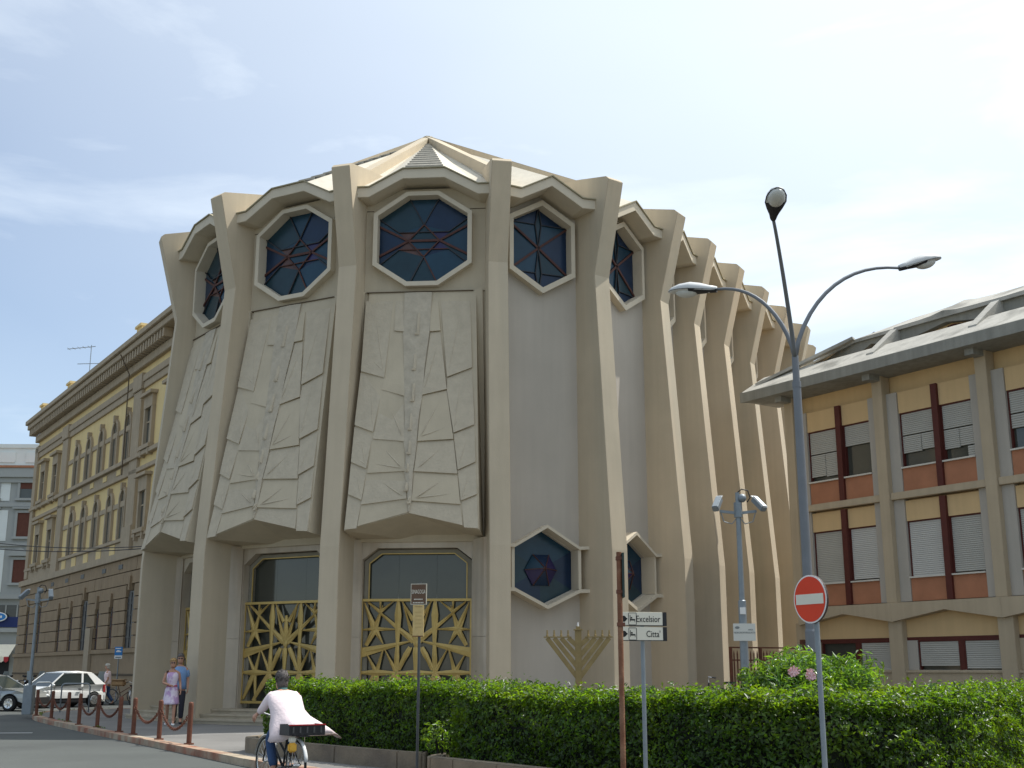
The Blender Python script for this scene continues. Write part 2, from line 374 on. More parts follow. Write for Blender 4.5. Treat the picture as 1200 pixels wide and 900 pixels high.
def bayparts(w, door):
    """build the parts of one bay in bay coordinates (x along, y = inward, z up); returns root list"""
    roots = []
    def P(name, mb, m, parent=None, **k):
        o = mb.build(name, m, parent, **k)
        if parent is None: roots.append(o)
        return o
    hw = w/2
    # --- canopy
    if door: top = [(-hw+.25, 15.42), (-1.62, 15.42), (-.62, 15.97), (.62, 15.97), (1.62, 15.42), (hw-.25, 15.42)]
    else:
        k = w/3.68; top = [(-hw+.25, 15.40), (-1.0*k, 15.37), (0, 15.92), (1.0*k, 15.37), (hw-.25, 15.40)]
    bot = [(x, z-.30) for x, z in top]
    mb = MB(); mb.prism([(x, .55, z) for x, z in top]+[(x, .55, z) for x, z in reversed(bot)], (0, 1.3, 0)); P('canopy', mb, conc2, bevel=.01)
    mb = MB(); mb.prism([(x, .50, z+.035) for x, z in top]+[(x, .50, z) for x, z in reversed(top)], (0, .3, 0)); P('canopy_flashing', mb, mat('weathered_flashing', (.34, .30, .20), .8, .2, 5))
    # --- wall with openings
    if door: oct_ = [(-1.37, 13.22), (-1.37, 14.72), (-.45, 15.34), (.45, 15.34), (1.37, 14.72), (1.37, 13.22), (.45, 12.6), (-.45, 12.6)]
    else:
        a = .98*min(1, w/3.68); oct_ = [(-a, 13.2), (-a, 14.75), (0, 15.3), (a, 14.75), (a, 13.2), (0, 12.62)]
    cx = sum(p[0] for p in oct_)/len(oct_); cz = 14.0
    holes = [oct_]
    hexb = None
    if door:
        wq = hw-.34; outer = [(-wq, 5.06), (wq, 5.06), (wq, 15.6), (-wq, 15.6)]
    else:
        wq = hw-(.34 if w > 3.3 else .06); outer = [(-wq, .12), (wq, .12), (wq, 15.6), (-wq, 15.6)]
        a = 1.0*min(1, w/3.68); hexb = [(-a, 3.82), (-a, 4.88), (0, 5.45), (a, 4.88), (a, 3.82), (0, 3.36)]; holes.append(hexb)
    o = holed('wall_panel', outer, holes, 1.5, 1.75, relief_m if door else plaster, None); roots.append(o)
    def scale(poly, s, cx_, cz_): return [(cx_+(x-cx_)*s, cz_+(z-cz_)*s) for x, z in poly]
    def ring(poly, out, y0, y1, cx_, cz_, inn=0.0):
        mb = MB(); n = len(poly); dx = max(abs(x-cx_) for x, z in poly)
        so, si = 1+out/dx, 1-inn/dx; O_ = scale(poly, so, cx_, cz_); I_ = scale(poly, si, cx_, cz_)
        mb.rings([[(O_[i][0], y0, O_[i][1]), (O_[i][0], y1, O_[i][1]), (I_[i][0], y1, I_[i][1]), (I_[i][0], y0, I_[i][1])] for i in range(n)], closed=True)
        return mb
    # upper window
    win = P('window', ring(oct_, .10, 1.26, 1.74, cx, cz, .03), conc2)
    def tri_panes(c0, rim, y, mats, ry):
        for i in range(len(rim)):
            a, b = rim[i], rim[(i+1) % len(rim)]
            mb = MB(); mb.prism([(c0[0], y-ry, c0[1]), (a[0], y, a[1]), (b[0], y, b[1])], (0, .04, 0)); mb.build('pane', mats[i % len(mats)], win)
    if door:
        R = oct_; C0 = (cx, cz)
        L, Rr, T, B = (cx-.47, cz), (cx+.47, cz), (cx, cz+.5), (cx, cz-.5)
        tips = {'ul': (cx-.75, cz+.27), 'll': (cx-.75, cz-.27), 'ur': (cx+.75, cz+.27), 'lr': (cx+.75, cz-.27)}
        sl = (cx-1.40, cz+.5); sl2 = (cx-1.40, cz-.5); sr = (cx+1.40, cz+.5); sr2 = (cx+1.40, cz-.5)
        panes = [([L, sl2, sl], blue2), ([Rr, sr, sr2], blue1), ([L, sl, R[1], tips['ul']], blue1), ([tips['ul'], R[1], R[2], T], teal), ([T, R[2], R[3]], blue1),
                 ([T, R[3], R[4], tips['ur']], blue2), ([Rr, tips['ur'], R[4], sr], teal), ([Rr, sr2, R[5], tips['lr']], teal), ([tips['lr'], R[5], R[6], B], blue1),
                 ([B, R[6], R[7]], teal), ([B, R[7], R[0], tips['ll']], teal), ([L, tips['ll'], R[0], sl2], blue2),
                 ([L, tips['ul'], (cx-.26, cz+.27)], redgl), ([L, (cx-.26, cz-.27), tips['ll']], redgl), ([Rr, (cx+.26, cz+.27), tips['ur']], purple), ([Rr, tips['lr'], (cx+.26, cz-.27)], purple),
                 ([L, (cx-.26, cz+.27), T, (cx+.26, cz+.27), Rr], teal), ([L, Rr, (cx+.26, cz-.27), B, (cx-.26, cz-.27)], blue1), ([tips['ul'], T, (cx-.26, cz+.27)], blue1), ([T, tips['ur'], (cx+.26, cz+.27)], blue1),
                 ([tips['ll'], (cx-.26, cz-.27), B], redgl), ([B, (cx+.26, cz-.27), tips['lr']], blue2)]
        for j, (pp, m) in enumerate(panes):
            c_ = (sum(p[0] for p in pp)/len(pp), sum(p[1] for p in pp)/len(pp)); tilt = (j % 3-1)*.02
            mb = MB(); mb.prism([(x, 1.62+tilt*(x-c_[0]), z) for x, z in pp], (0, .03, 0)); mb.build('pane', m, win)
        for a, b, wd, m in [(L, sl, .045, redbar), (L, sl2, .045, redbar), (Rr, sr, .045, redbar), (Rr, sr2, .045, redbar), (L, Rr, .05, redbar), (L, T, .025, redbar), (T, Rr, .025, redbar), (L, B, .025, redbar), (B, Rr, .025, redbar),
                            (tips['ul'], tips['ur'], .018, leadbar), (tips['ll'], tips['lr'], .018, redbar), (T, R[2], .02, leadbar), (T, R[3], .02, leadbar), (B, R[6], .025, redbar), (B, R[7], .025, leadbar), (tips['ul'], R[1], .018, leadbar), (tips['ur'], R[4], .018, leadbar), (tips['ll'], R[0], .018, leadbar), (tips['lr'], R[5], .018, leadbar)]:
            mb = MB(); mb.bar((a[0], 1.59, a[1]), (b[0], 1.59, b[1]), .05, wd*1.3, up=(0, 1, 0)) if False else mb.bar((a[0], 1.59, a[1]), (b[0], 1.59, b[1]), wd*1.4, .045, up=(0, 1, 0)); mb.build('glazing_bar', m, win)
    else:
        R = oct_; c0 = (0, 14.0); kx = .10
        KL, KR = (-kx, 14.0), (kx, 14.0); ml = (-.55, 14.62); mr_ = (.55, 14.62); ll = (-.55, 13.38); lr = (.55, 13.38)
        Lr = R[1], R[0]
        tp, bt = R[2], R[5]
        eL, eR = (R[0][0], 14.75), (R[3][0], 14.75)
        for j, (pp, m) in enumerate([([c0, R[1], R[0]], blue1), ([c0, R[4], R[3]], blue2), ([c0, (-.1, 14.75), R[1]], blue1), ([(-.1, 14.75), tp, R[1]], blue2), ([c0, R[3], (.1, 14.75)], blue1), ([(.1, 14.75), R[3], tp], blue2),
                                     ([c0, (-.1, 14.75), tp, (.1, 14.75)], teal), ([c0, R[0], (-.1, 13.2)], blue1), ([(-.1, 13.2), R[0], bt], blue2), ([c0, (.1, 13.2), R[4]], teal), ([(.1, 13.2), bt, R[4]], blue2), ([c0, (.1, 13.2), bt, (-.1, 13.2)], teal)]):
            mb = MB(); mb.prism([(x, 1.62+.02*((j % 3)-1)*x, z) for x, z in pp], (0, .03, 0)); mb.build('pane', m, win)
        for a, b, wd, m in [(c0, R[1], .045, redbar), (c0, R[0], .05, redbar), (c0, R[3], .045, redbar), (c0, R[4], .05, redbar), ((-.1, 14.75), R[1], .016, leadbar), ((.1, 14.75), R[3], .016, leadbar), ((-.1, 13.2), R[0], .016, leadbar), ((.1, 13.2), R[4], .016, leadbar),
                            (c0, (-.1, 14.75), .018, leadbar), (c0, (.1, 14.75), .018, leadbar), ((-.1, 14.75), tp, .018, leadbar), ((.1, 14.75), tp, .018, leadbar), (c0, (-.1, 13.2), .018, leadbar), (c0, (.1, 13.2), .018, leadbar), ((-.1, 13.2), bt, .018, leadbar), ((.1, 13.2), bt, .018, leadbar)]:
            mb = MB(); mb.bar((a[0], 1.59, a[1]), (b[0], 1.59, b[1]), wd*1.4, .045, up=(0, 1, 0)); mb.build('glazing_bar', m, win)
        # lower window with gabled shelves and a faceted dome
        a = hexb[3][0]; e = .45*min(1, w/3.68)+.03
        mb = MB(); t_ = [(-a-e, 4.93), (-a, 4.90), (0, 5.48), (a, 4.90), (a+e, 4.93)]
        mb.prism([(x, 1.05, z+.09) for x, z in t_]+[(x, 1.05, z) for x, z in reversed(t_)], (0, .62, 0))
        b_ = [(-a-e, 3.80), (-a, 3.79), (0, 3.32), (a, 3.79), (a+e, 3.80)]
        mb.prism([(x, 1.05, z) for x, z in b_]+[(x, 1.05, z-.10) for x, z in reversed(b_)], (0, .62, 0))
        for sx in (-1, 1): mb.box(sx*(a+.03)-.045, sx*(a+.03)+.045, 1.12, 1.7, 3.795, 4.905)
        win = P('lower_window', mb, conc2)
        hx = [(-a, 3.80), (-a, 4.90), (0, 5.48), (a, 4.90), (a, 3.80), (0, 3.33)]
        for j in range(6):
            p, q = hx[j], hx[(j+1) % 6]
            mb = MB(); mb.prism([(0, 1.585, 4.35), (p[0], 1.60, p[1]), (q[0], 1.60, q[1])], (0, .03, 0)); mb.build('pane', [teal, blue1, blue1, blue2, teal, blue2][j], win)
            a0 = pi/3*j+.0; r_ = .50
            mb = MB(); mb.prism([(0, 1.22, 4.36), (r_*cos(a0), 1.54, 4.33+r_*sin(a0)), (r_*cos(a0+pi/3), 1.54, 4.33+r_*sin(a0+pi/3))], (0, .03, 0)); mb.build('dome_facet', [purple, blue2, blue1, purple, blue2, purple][j], win)
            mb = MB(); mb.bar((0, 1.205, 4.36), (r_*cos(a0), 1.525, 4.33+r_*sin(a0)), .022, .022); mb.build('glazing_bar', redbar, win)
    if door:
        # --- sloping relief slab folded along its centre line
        def fy(x, z): return 1.18-(12.35-z)*.166-max(0, .16-.1*abs(x+.1))*(12.35-z)/7
        CX = -.07
        TL, TR, BL, BR, PK, TC = (CX-1.58, 12.35), (CX+1.58, 12.35), (CX-1.84, 5.25), (CX+1.84, 5.25), (CX-.05, 5.70), (CX-.05, 12.35)
        mb = MB(); q = lambda p: (p[0], fy(*p), p[1])
        back = 1.62
        mb.v = [q(TL), q(TC), q(TR), q(BR), q(PK), q(BL), (TL[0], back, TL[1]), (TC[0], back, TC[1]), (TR[0], back, TR[1]), (BR[0], back, 5.12), (PK[0], back, 5.12), (BL[0], back, 5.12)]
        mb.f = [(0, 1, 4, 5), (1, 2, 3, 4), (0, 6, 7, 1), (1, 7, 8, 2), (2, 8, 9, 3), (0, 5, 11, 6), (5, 4, 10, 11), (4, 3, 9, 10), (6, 11, 10, 7), (7, 10, 9, 8)]
        rel = P('relief', mb, relief_m)
        PL = [[(-1.73, 12.1), (-.92, 12.08), (-1.04, 9.66), (-1.73, 9.88)], [(-1.75, 9.84), (-1.09, 9.64), (-1.09, 9.3), (-1.27, 8.04), (-1.81, 8.26)], [(-1.82, 8.22), (-1.27, 8.0), (-1.4, 6.98), (-1.84, 7.18)],
              [(-1.85, 7.14), (-1.39, 6.95), (-1.47, 6.09), (-1.86, 6.26)], [(-1.87, 6.23), (-1.48, 6.06), (-1.56, 5.3), (-1.89, 5.27)], [(-.85, 12.08), (-.57, 12.07), (-.55, 11.08), (-.83, 11.12)],
              [(-.84, 11.05), (-.57, 11.04), (-.43, 9.09), (-1.09, 9.3), (-1.04, 9.66)], [(-1.08, 9.26), (-.45, 9.07), (-.36, 7.74), (-1.26, 7.84)], [(-1.27, 7.79), (-.36, 7.71), (-.30, 6.88), (-1.36, 6.85)],
              [(-1.37, 6.81), (-.28, 6.83), (-.22, 6.1), (-1.48, 5.96)], [(-1.47, 5.92), (-.2, 6.04), (-.16, 5.72), (-1.54, 5.36)],
              [(.48, 12.04), (1.35, 12.02), (1.46, 9.93), (.76, 9.65)], [(.76, 9.62), (1.46, 9.89), (1.57, 8.22), (1.0, 7.98), (.76, 9.28)], [(1.0, 7.94), (1.57, 8.18), (1.63, 7.14), (1.15, 6.91)],
              [(1.15, 6.88), (1.63, 7.11), (1.69, 6.22), (1.26, 6.04)], [(1.28, 6.01), (1.69, 6.19), (1.75, 5.27), (1.37, 5.3)], [(.19, 12.05), (.41, 12.04), (.51, 11.09), (.21, 11.07)],
              [(.22, 11.04), (.51, 11.05), (.76, 9.28), (.07, 9.11)], [(.07, 9.08), (.76, 9.24), (1.0, 7.8), (.01, 7.74)], [(.01, 7.7), (1.0, 7.77), (1.14, 6.8), (-.04, 6.87)], [(-.04, 6.83), (1.14, 6.76), (1.25, 5.94), (-.07, 6.04)], [(-.07, 6.01), (1.25, 5.91), (1.33, 5.36), (-.13, 5.70)]]
        for j, pl in enumerate(PL):
            zc = [p[1] for p in pl]; zt, zb = max(zc), min(zc); mb = MB(); n = len(pl)
            outer_p = abs(sum(p[0] for p in pl)/len(pl)) > .95
            fr = []; bk = []
            for x, z in pl:
                th = .004+(.06 if outer_p else .05)*((zt-z)/(zt-zb))**1.1
                fr.append((x, fy(x, z)-th, z)); bk.append((x, fy(x, z)+.03, z))
            # the bottom edge curls outward in the middle: fan round a centre point
            cx_ = sum(p[0] for p in pl)/n; cz_ = sum(zc)/n
            mb.v = fr+bk+[(cx_, fy(cx_, cz_)-.008-(.06 if outer_p else .05)*((zt-cz_)/(zt-zb))**1.1, cz_)]
            for k in range(n): a, b = k, (k+1) % n; mb.f.append((a, b, b+n, a+n)); mb.f.append((a, b, 2*n))
            mb.f.append(tuple(range(n, 2*n)))
            mb.build('relief_plate', plate_m if (outer_p or j % 2) else relief_m, rel)
            if (outer_p and j not in (4, 15)) or j in (7, 8, 9, 17, 18, 19, 20):
                # folds fanning out of the lower corner
                lo = min(range(n), key=lambda k: pl[k][1]); x0, z0 = pl[lo]; sgn = -1 if x0 < CX else 1
                if not outer_p: sgn = -sgn; x0, z0 = min(pl, key=lambda p: p[1]+.15*abs(p[0])); sgn = 1 if x0 < -.1 else -1
                for f in range(3):
                    x1 = x0+(cx_-x0)*(1.2+.25*f); z1 = z0+(cz_-z0)*(1.55-.5*f)
                    th0, th1 = .10, .035
                    if f == 1 or (f == 2 and j % 2): continue
                    mb = MB(); fz0 = z0+(cz_-z0)*.15+.02; a3 = Vector((x0+(cx_-x0)*.15, fy(x0, fz0)-.062, fz0)); b3 = Vector((x1, fy(x1, z1)-.008-.045*max(0, (zt-z1)/(zt-zb)), z1))
                    d_ = (b3-a3).normalized(); sd = d_.cross(Vector((0, 1, 0))).normalized()*.032
                    mid = a3.lerp(b3, .35)+Vector((0, -.012, 0))
                    mb.v = [tuple(a3), tuple(mid+sd), tuple(b3), tuple(mid-sd), tuple(mid+Vector((0, .06, 0)))]; mb.v[1] = tuple(mid+sd+Vector((0, .022, 0))); mb.v[3] = tuple(mid-sd+Vector((0, .022, 0)))
                    mb.v.append(tuple(mid)); mb.f = [(0, 1, 5), (1, 2, 5), (2, 3, 5), (3, 0, 5), (0, 4, 1), (1, 4, 2), (2, 4, 3), (3, 4, 0)]; mb.build('relief_fold', plate_m, rel)
        # central spine: broken, irregular raised strip with hooked slots
        lft = [(-.61, 12.33), (-.56, 11.08), (-.49, 10.1), (-.46, 9.09), (-.37, 8.4), (-.37, 7.74), (-.30, 7.3), (-.29, 6.85), (-.22, 6.5), (-.20, 6.04), (-.16, 5.73)]
        rgt = [(.2, 12.33), (.21, 11.06), (.12, 10.1), (.06, 9.11), (.02, 8.4), (-.0, 7.74), (-.04, 7.3), (-.05, 6.85), (-.07, 6.5), (-.09, 6.04), (-.12, 5.73)]
        mb = MB(); rs = []
        for (x0, z0), (x1, z1) in zip(lft, rgt):
            xm = (x0+x1)/2+random.uniform(-.02, .02); jt = random.uniform(-.025, .025)
            rs.append([(x0+jt, fy(x0, z0)+.02, z0), (x0+jt, fy(x0, z0)-.045, z0), (xm, fy(xm, z0)-.075+jt*.5, z0), (x1+jt, fy(x1, z1)-.042, z1), (x1+jt, fy(x1, z1)+.02, z1)])
        mb.rings(rs); mb.build('relief_spine', mat('spine_concrete', (.465, .405, .31), .9, .14, 5, .8, 14), rel)
        for x, z0, z1 in [(-.16, 11.65, 10.95), (-.2, 10.35, 9.85), (-.2, 9.45, 8.9), (-.22, 8.55, 8.05), (-.22, 7.75, 7.35), (-.24, 7.1, 6.85), (-.25, 6.55, 6.3), (-.15, 6.15, 5.95)]:
            mb = MB(); mb.prism([(x, fy(x, z0)-.06, z0), (x+.07, fy(x, z0)-.03, z0), (x+.06, fy(x, z1)-.06, z1), (x-.05, fy(x, z1)-.09, z1), (x-.05, fy(x, z1)-.09, z1+.06), (x, fy(x, z1)-.09, z1+.07)], (0, -.035, 0)); mb.build('relief_hook', plate_m, rel)
        for za, xa, xb in ((14.93, -hw+.5, -1.50), (14.93, 1.38, hw-.5), (12.36, -hw+.5, CX-1.6), (12.36, CX-1.58, CX+1.58), (12.36, CX+1.6, hw-.5)):
            mb = MB(); mb.box(xa, xb, (1.40 if abs(xa-CX+1.58) < .01 else 1.492), 1.502, za-.012, za+.012); P('wall_joint', mb, groove)
        # side pilaster strips beside the relief
        for sx in (-1, 1):
            mb = MB(); x0 = CX+sx*1.74; mb.prism([(x0-.11, 1.52, 12.4), (x0+.11, 1.52, 12.4), (x0+sx*.17+.09, 1.52, 5.0), (x0+sx*.17-.09, 1.52, 5.0)], (0, -.10, 0)); P('wall_strip', mb, relief_m)
        # --- portal: lintel, splayed marble, recessed door
        dw0, dw1 = -1.56, 1.52                            # opening
        z0, z1 = .50, 4.90
        opening = [(dw0, z0+.001), (dw0, 4.58), (dw0+.42, z1), (dw1-.42, z1), (dw1, 4.58), (dw1, z0+.001)]
        o = holed('portal_wall', [(-hw+.45, .12), (dw0, .12), (dw0, 4.58), (dw0+.42, z1), (dw1-.42, z1), (dw1, 4.58), (dw1, .12), (hw-.45, .12), (hw-.45, 5.15), (-hw+.45, 5.15)], [], 1.70, 2.1, marble, None); roots.append(o)
        for sx, xd in ((-1, dw0), (1, dw1)):
            xe = CX+sx*2.0
            mb = MB(); mb.prism([(xe, 1.02, .5), (xe+sx*.08, 1.02, .5), (xe+sx*.08, 1.75, .5), (xd+sx*.05, 1.705, .5), (xd+sx*.02, 1.66, .5)], (0, 0, 1.95)); P('marble_slab', mb, marble)
            mb = MB(); mb.prism([(xe, 1.02, 2.458), (xe+sx*.08, 1.02, 2.458), (xe+sx*.08, 1.75, 2.458), (xd+sx*.05, 1.705, 2.458), (xd+sx*.02, 1.66, 2.458)], (0, 0, 2.66)); P('marble_slab', mb, marble)
            mb = MB(); mb.box(min(xe+sx*.083, xe+sx*.13), max(xe+sx*.083, xe+sx*.13), .98, 1.45, .5, 5.10); P('marble_edge', mb, conc2)
        # door frame + glass
        fr_o = [(dw0+.02, z0), (dw0+.02, 4.56), (dw0+.43, z1-.02), (dw1-.43, z1-.02), (dw1-.02, 4.56), (dw1-.02, z0)]
        fr_i = [(dw0+.15, z0+.02), (dw0+.15, 4.50), (dw0+.50, z1-.13), (dw1-.50, z1-.13), (dw1-.15, 4.50), (dw1-.15, z0+.02)]
        mb = MB()
        for k in range(5): mb.prism([(fr_o[k][0], 1.94, fr_o[k][1]), (fr_o[k+1][0], 1.94, fr_o[k+1][1]), (fr_i[k+1][0], 1.94, fr_i[k+1][1]), (fr_i[k][0], 1.94, fr_i[k][1])], (0, .2, 0))
        dr = P('door', mb, mat('door_frame_stone', (.25, .225, .17), .7, .12, 3))
        xs = [dw0+.15, -.58, .50, dw1-.15]
        for k in range(3):
            a, b = xs[k]+.002, xs[k+1]-.002
            zt0 = 4.50 if k == 0 else z1-.13; zt1 = 4.50 if k == 2 else z1-.13
            pp = [(a, 2.06, z0), (b, 2.06, z0), (b, 2.06, zt1)]+([(a+.35, 2.06, zt0+.37)] if k == 0 else [(b-.35, 2.06, zt1+.37)] if False else [])+[(a, 2.06, zt0)]
            if k == 0: pp = [(a, 2.06, z0), (b, 2.06, z0), (b, 2.06, z1-.13), (a+.35, 2.06, z1-.13), (a, 2.06, 4.5)]
            if k == 2: pp = [(a, 2.06, z0), (b, 2.06, z0), (b, 2.06, 4.5), (b-.35, 2.06, z1-.13), (a, 2.06, z1-.13)]
            mb = MB(); mb.prism(pp, (0, .03, 0)); mb.build('pane', glass_dk, dr)
        gl = [(dw0+.16, 4.49), (dw0+.51, z1-.14), (dw1-.51, z1-.14), (dw1-.16, 4.49)]
        mb = MB()
        for k in range(3): mb.bar((gl[k][0], 1.93, gl[k][1]), (gl[k+1][0], 1.93, gl[k+1][1]), .03, .03)
        mb.bar((dw0+.16, 1.93, 3.5), (dw0+.16, 1.93, 4.49), .03, .03); mb.bar((dw1-.16, 1.93, 3.5), (dw1-.16, 1.93, 4.49), .03, .03); mb.build('door_trim', gold, dr)
        # --- golden gate
        def gp(a, b): return ((a-405)*.00478-.04, 3.47-(b-345)*.00437)
        g_ = MB()
        for (a, b) in (((82, 345), (728, 345)), ((82, 985), (728, 985))): g_.bar((gp(*a)[0], 1.86, gp(*a)[1]), (gp(*b)[0], 1.86, gp(*b)[1]), .06, .07)
        for xx in (86, 724): g_.bar((gp(xx, 0)[0], 1.86, gp(0, 354)[1]), (gp(xx, 0)[0], 1.86, gp(0, 976)[1]), .05, .04, up=(0, 1, 0))
        gate = P('gate', g_, gold)
        cnt = [0]
        def kite(x1, y1, x2, y2, w1, w2, f=.5, wm=None):
            A = Vector(gp(x1, y1)); B_ = Vector(gp(x2, y2)); d = (B_-A); nn = Vector((-d.y, d.x)).normalized(); M_ = A.lerp(B_, f)
            s_ = .0046; y = 1.875+.0017*(cnt[0] % 9); cnt[0] += 1
            wm = (w1+w2)/2 if wm is None else wm
            ring_ = [A+nn*w1*s_/2, M_+nn*wm*s_/2, B_+nn*w2*s_/2, B_-nn*w2*s_/2, M_-nn*wm*s_/2, A-nn*w1*s_/2]
            mb = MB(); n = 6
            mb.v = [(p.x, y, p.y) for p in ring_]+[(p.x, y+.035, p.y) for p in ring_]+[(A.x, y-.012, A.y), (M_.x, y-.035, M_.y), (B_.x, y-.012, B_.y)]
            for k in range(n): mb.f.append((k, (k+1) % n, (k+1) % n+n, k+n))
            mb.f += [(0, 1, 13, 12), (1, 2, 14, 13), (3, 4, 13, 14), (4, 5, 12, 13), (2, 3, 14), (5, 0, 12), (11, 10, 7, 6), (10, 9, 8, 7)]
            mb.build('gate_bar', gold, gate)
        def sym(x1, y1, x2, y2, *a, **k): kite(x1, y1, x2, y2, *a, **k); kite(810-x1, y1, 810-x2, y2, *a, **k)
        sym(297, 350, 297, 620, 16, 20, f=.32, wm=42); sym(297, 620, 293, 792, 20, 26, wm=30)
        sym(97, 360, 160, 525, 6, 40); sym(205, 378, 162, 525, 4, 34); sym(288, 528, 162, 525, 6, 28); sym(88, 530, 160, 525, 6, 24); sym(112, 628, 162, 530, 22, 36); sym(212, 618, 165, 530, 6, 34)
        sym(115, 352, 190, 418, 5, 20); sym(268, 352, 192, 418, 5, 20); sym(191, 350, 191, 415, 14, 6)
        sym(120, 362, 297, 520, 6, 24); sym(297, 520, 392, 600, 24, 40)
        sym(318, 352, 385, 470, 6, 26); sym(345, 440, 400, 590, 6, 24); sym(322, 352, 378, 560, 6, 18)
        kite(405, 430, 405, 600, 18, 46); kite(405, 600, 405, 650, 46, 8)
        sym(372, 602, 84, 672, 8, 58); 
        kite(405, 640, 405, 790, 30, 18, f=.25, wm=36); sym(372, 640, 300, 780, 26, 14, f=.3, wm=34); sym(430, 640, 500, 780, 8, 14)
        sym(118, 682, 172, 785, 6, 26); sym(212, 655, 180, 785, 8, 26); sym(222, 652, 290, 785, 6, 26)
        kite(82, 795, 295, 797, 14, 14, f=.45, wm=38); kite(295, 797, 515, 797, 14, 14, f=.5, wm=36); kite(515, 797, 728, 795, 14, 14, f=.55, wm=38)
        sym(172, 800, 96, 965, 30, 14, f=.4, wm=34); sym(180, 800, 190, 975, 24, 12); sym(292, 800, 175, 975, 26, 18, f=.4, wm=34); sym(296, 800, 300, 975, 26, 22, wm=34)
        sym(300, 810, 395, 975, 14, 22); kite(405, 800, 405, 975, 16, 30, f=.6, wm=36)
        # --- steps
        for k, (ya, zt) in enumerate([(.62, .50), (.26, .375), (-.10, .25)]):
            mb = MB(); mb.box(-hw+.33, hw-.33, ya, (2.2 if k == 0 else ya+.5), .10, zt); mb.box(-hw+.33, hw-.33, ya-.03, ya+.02, zt-.045, zt+.003); P('step', mb, stepstone)
    else:
        # base plinth groove lines on plaster wall
        pass
    return roots
cache = {}
def shift(name, i, w):
    """(outwards, along) placement of a part within its bay: the entrance bays are shallower than the others"""
    nm = name.split('.')[0]
    if i in (0, N-1, N-2):
        if nm in ('wall_panel', 'window', 'wall_joint', 'wall_strip'): return .26, -.08
        if nm in ('portal_wall', 'marble_slab', 'marble_edge', 'door', 'gate'): return .38, -.09
        return 0, 0
    if i in (2, N-4) and nm in ('wall_panel', 'window', 'lower_window'): return .16, (.14 if i == 2 else -.14)
    return 0, 0
def put(o, i, mid, t, n, w, ang):
    a_, b_ = shift(o.name, i, w); o.location = (mid.x+n.x*a_+t.x*b_, mid.y+n.y*a_+t.y*b_, 0); o.rotation_euler = (0, 0, ang)
for i in range(N):
    a, b, mid, t, n, w = NB[i]
    q = mid.y
    door = i in (0, N-1, N-2)
    ang = atan2(t.y, t.x); key = (round(w, 1), door)
    if door: key = ('door',)
    visible_side = True
    if key not in cache:
        roots = bayparts(w if not door else 4.75, door)
        cache[key] = [(r, copy_tree) for r in roots]
        for r in roots: r.parent = syn; put(r, i, mid, t, n, w, ang)
    else:
        table = {}
        for x in C.objects:
            if x.parent: table.setdefault(x.parent.name, []).append(x)
        hidden = (N//2 <= i < N-2)                       # the far side: plain panels are enough
        for r, _ in cache[key]:
            if hidden and r.name.split('.')[0] not in ('wall_panel', 'canopy', 'window', 'lower_window'): continue
            if hidden: c2 = r.copy(); C.objects.link(c2); c2.parent = syn
            else: c2 = copy_tree(r, syn, table)
            put(c2, i, mid, t, n, w, ang)
    # roof facets of this bay
    A1 = Vector(apex_for(a.y)); A2 = Vector(apex_for(b.y))
    def W(tt, nn, z): p = mid+t*tt+n*nn; return Vector((p.x, p.y, z))
    hw = w/2; eps = -.03
    if door: e = [W(-hw, -.56, 15.39), W(-1.62, -.56, 15.39), W(-.62, -.56, 15.94), W(.62, -.56, 15.94), W(1.62, -.56, 15.39), W(hw, -.56, 15.39)]
    else: k = w/3.68; e = [W(-hw, -.56, 15.37), W(-1.0*k, -.56, 15.34), W(0, -.56, 15.89), W(1.0*k, -.56, 15.34), W(hw, -.56, 15.37)]
    A1.z -= .22; A2.z -= .22
    mb = MB()
    if door:
        mb.poly([e[0], e[1], A1]); mb.poly([e[1], e[2], A1]); mb.poly([e[3], e[4], A2]); mb.poly([e[4], e[5], A2])
    else:
        Am = (A1+A2)/2
        mb.poly([e[0], e[1], A1]); mb.poly([e[1], e[2], Am, A1] if (A1-A2).length > .1 else [e[1], e[2], A1]); mb.poly([e[2], e[3], A2, Am] if (A1-A2).length > .1 else [e[2], e[3], A2]); mb.poly([e[3], e[4], A2])
    mb.build('roof', roof_m, syn)
    if door:
        # slate courses between the two peaks
        rf = MB(); rf.poly([e[2], e[3], A2-Vector((0, 0, .02))]); ro = rf.build('roof_dormer', tile_m, syn)
        K = 14
        for k in range(K):
            f0, f1 = k/K, (k+.93)/K
            a0, a1, b0, b1 = e[2].lerp(A1, f0), e[3].lerp(A2, f0), e[2].lerp(A1, f1), e[3].lerp(A2, f1)
            up = Vector((0, 0, .045)); cm = MB(); cm.v = [tuple(p) for p in (a0+up*1.6, a1+up*1.6, b1+up*.4, b0+up*.4, a0, a1)]; cm.f = [(0, 1, 2, 3), (0, 4, 5, 1)]
            cm.build('slate_course', tile_m, ro)

# ================================================================== LEFT: YELLOW PALAZZO (facade plane, s runs towards the viewer)
LP = Vector((-31.89, 83.0, 0)); LD = Vector((.5423, -.8402, 0)); ang_l = atan2(LD.y, LD.x)
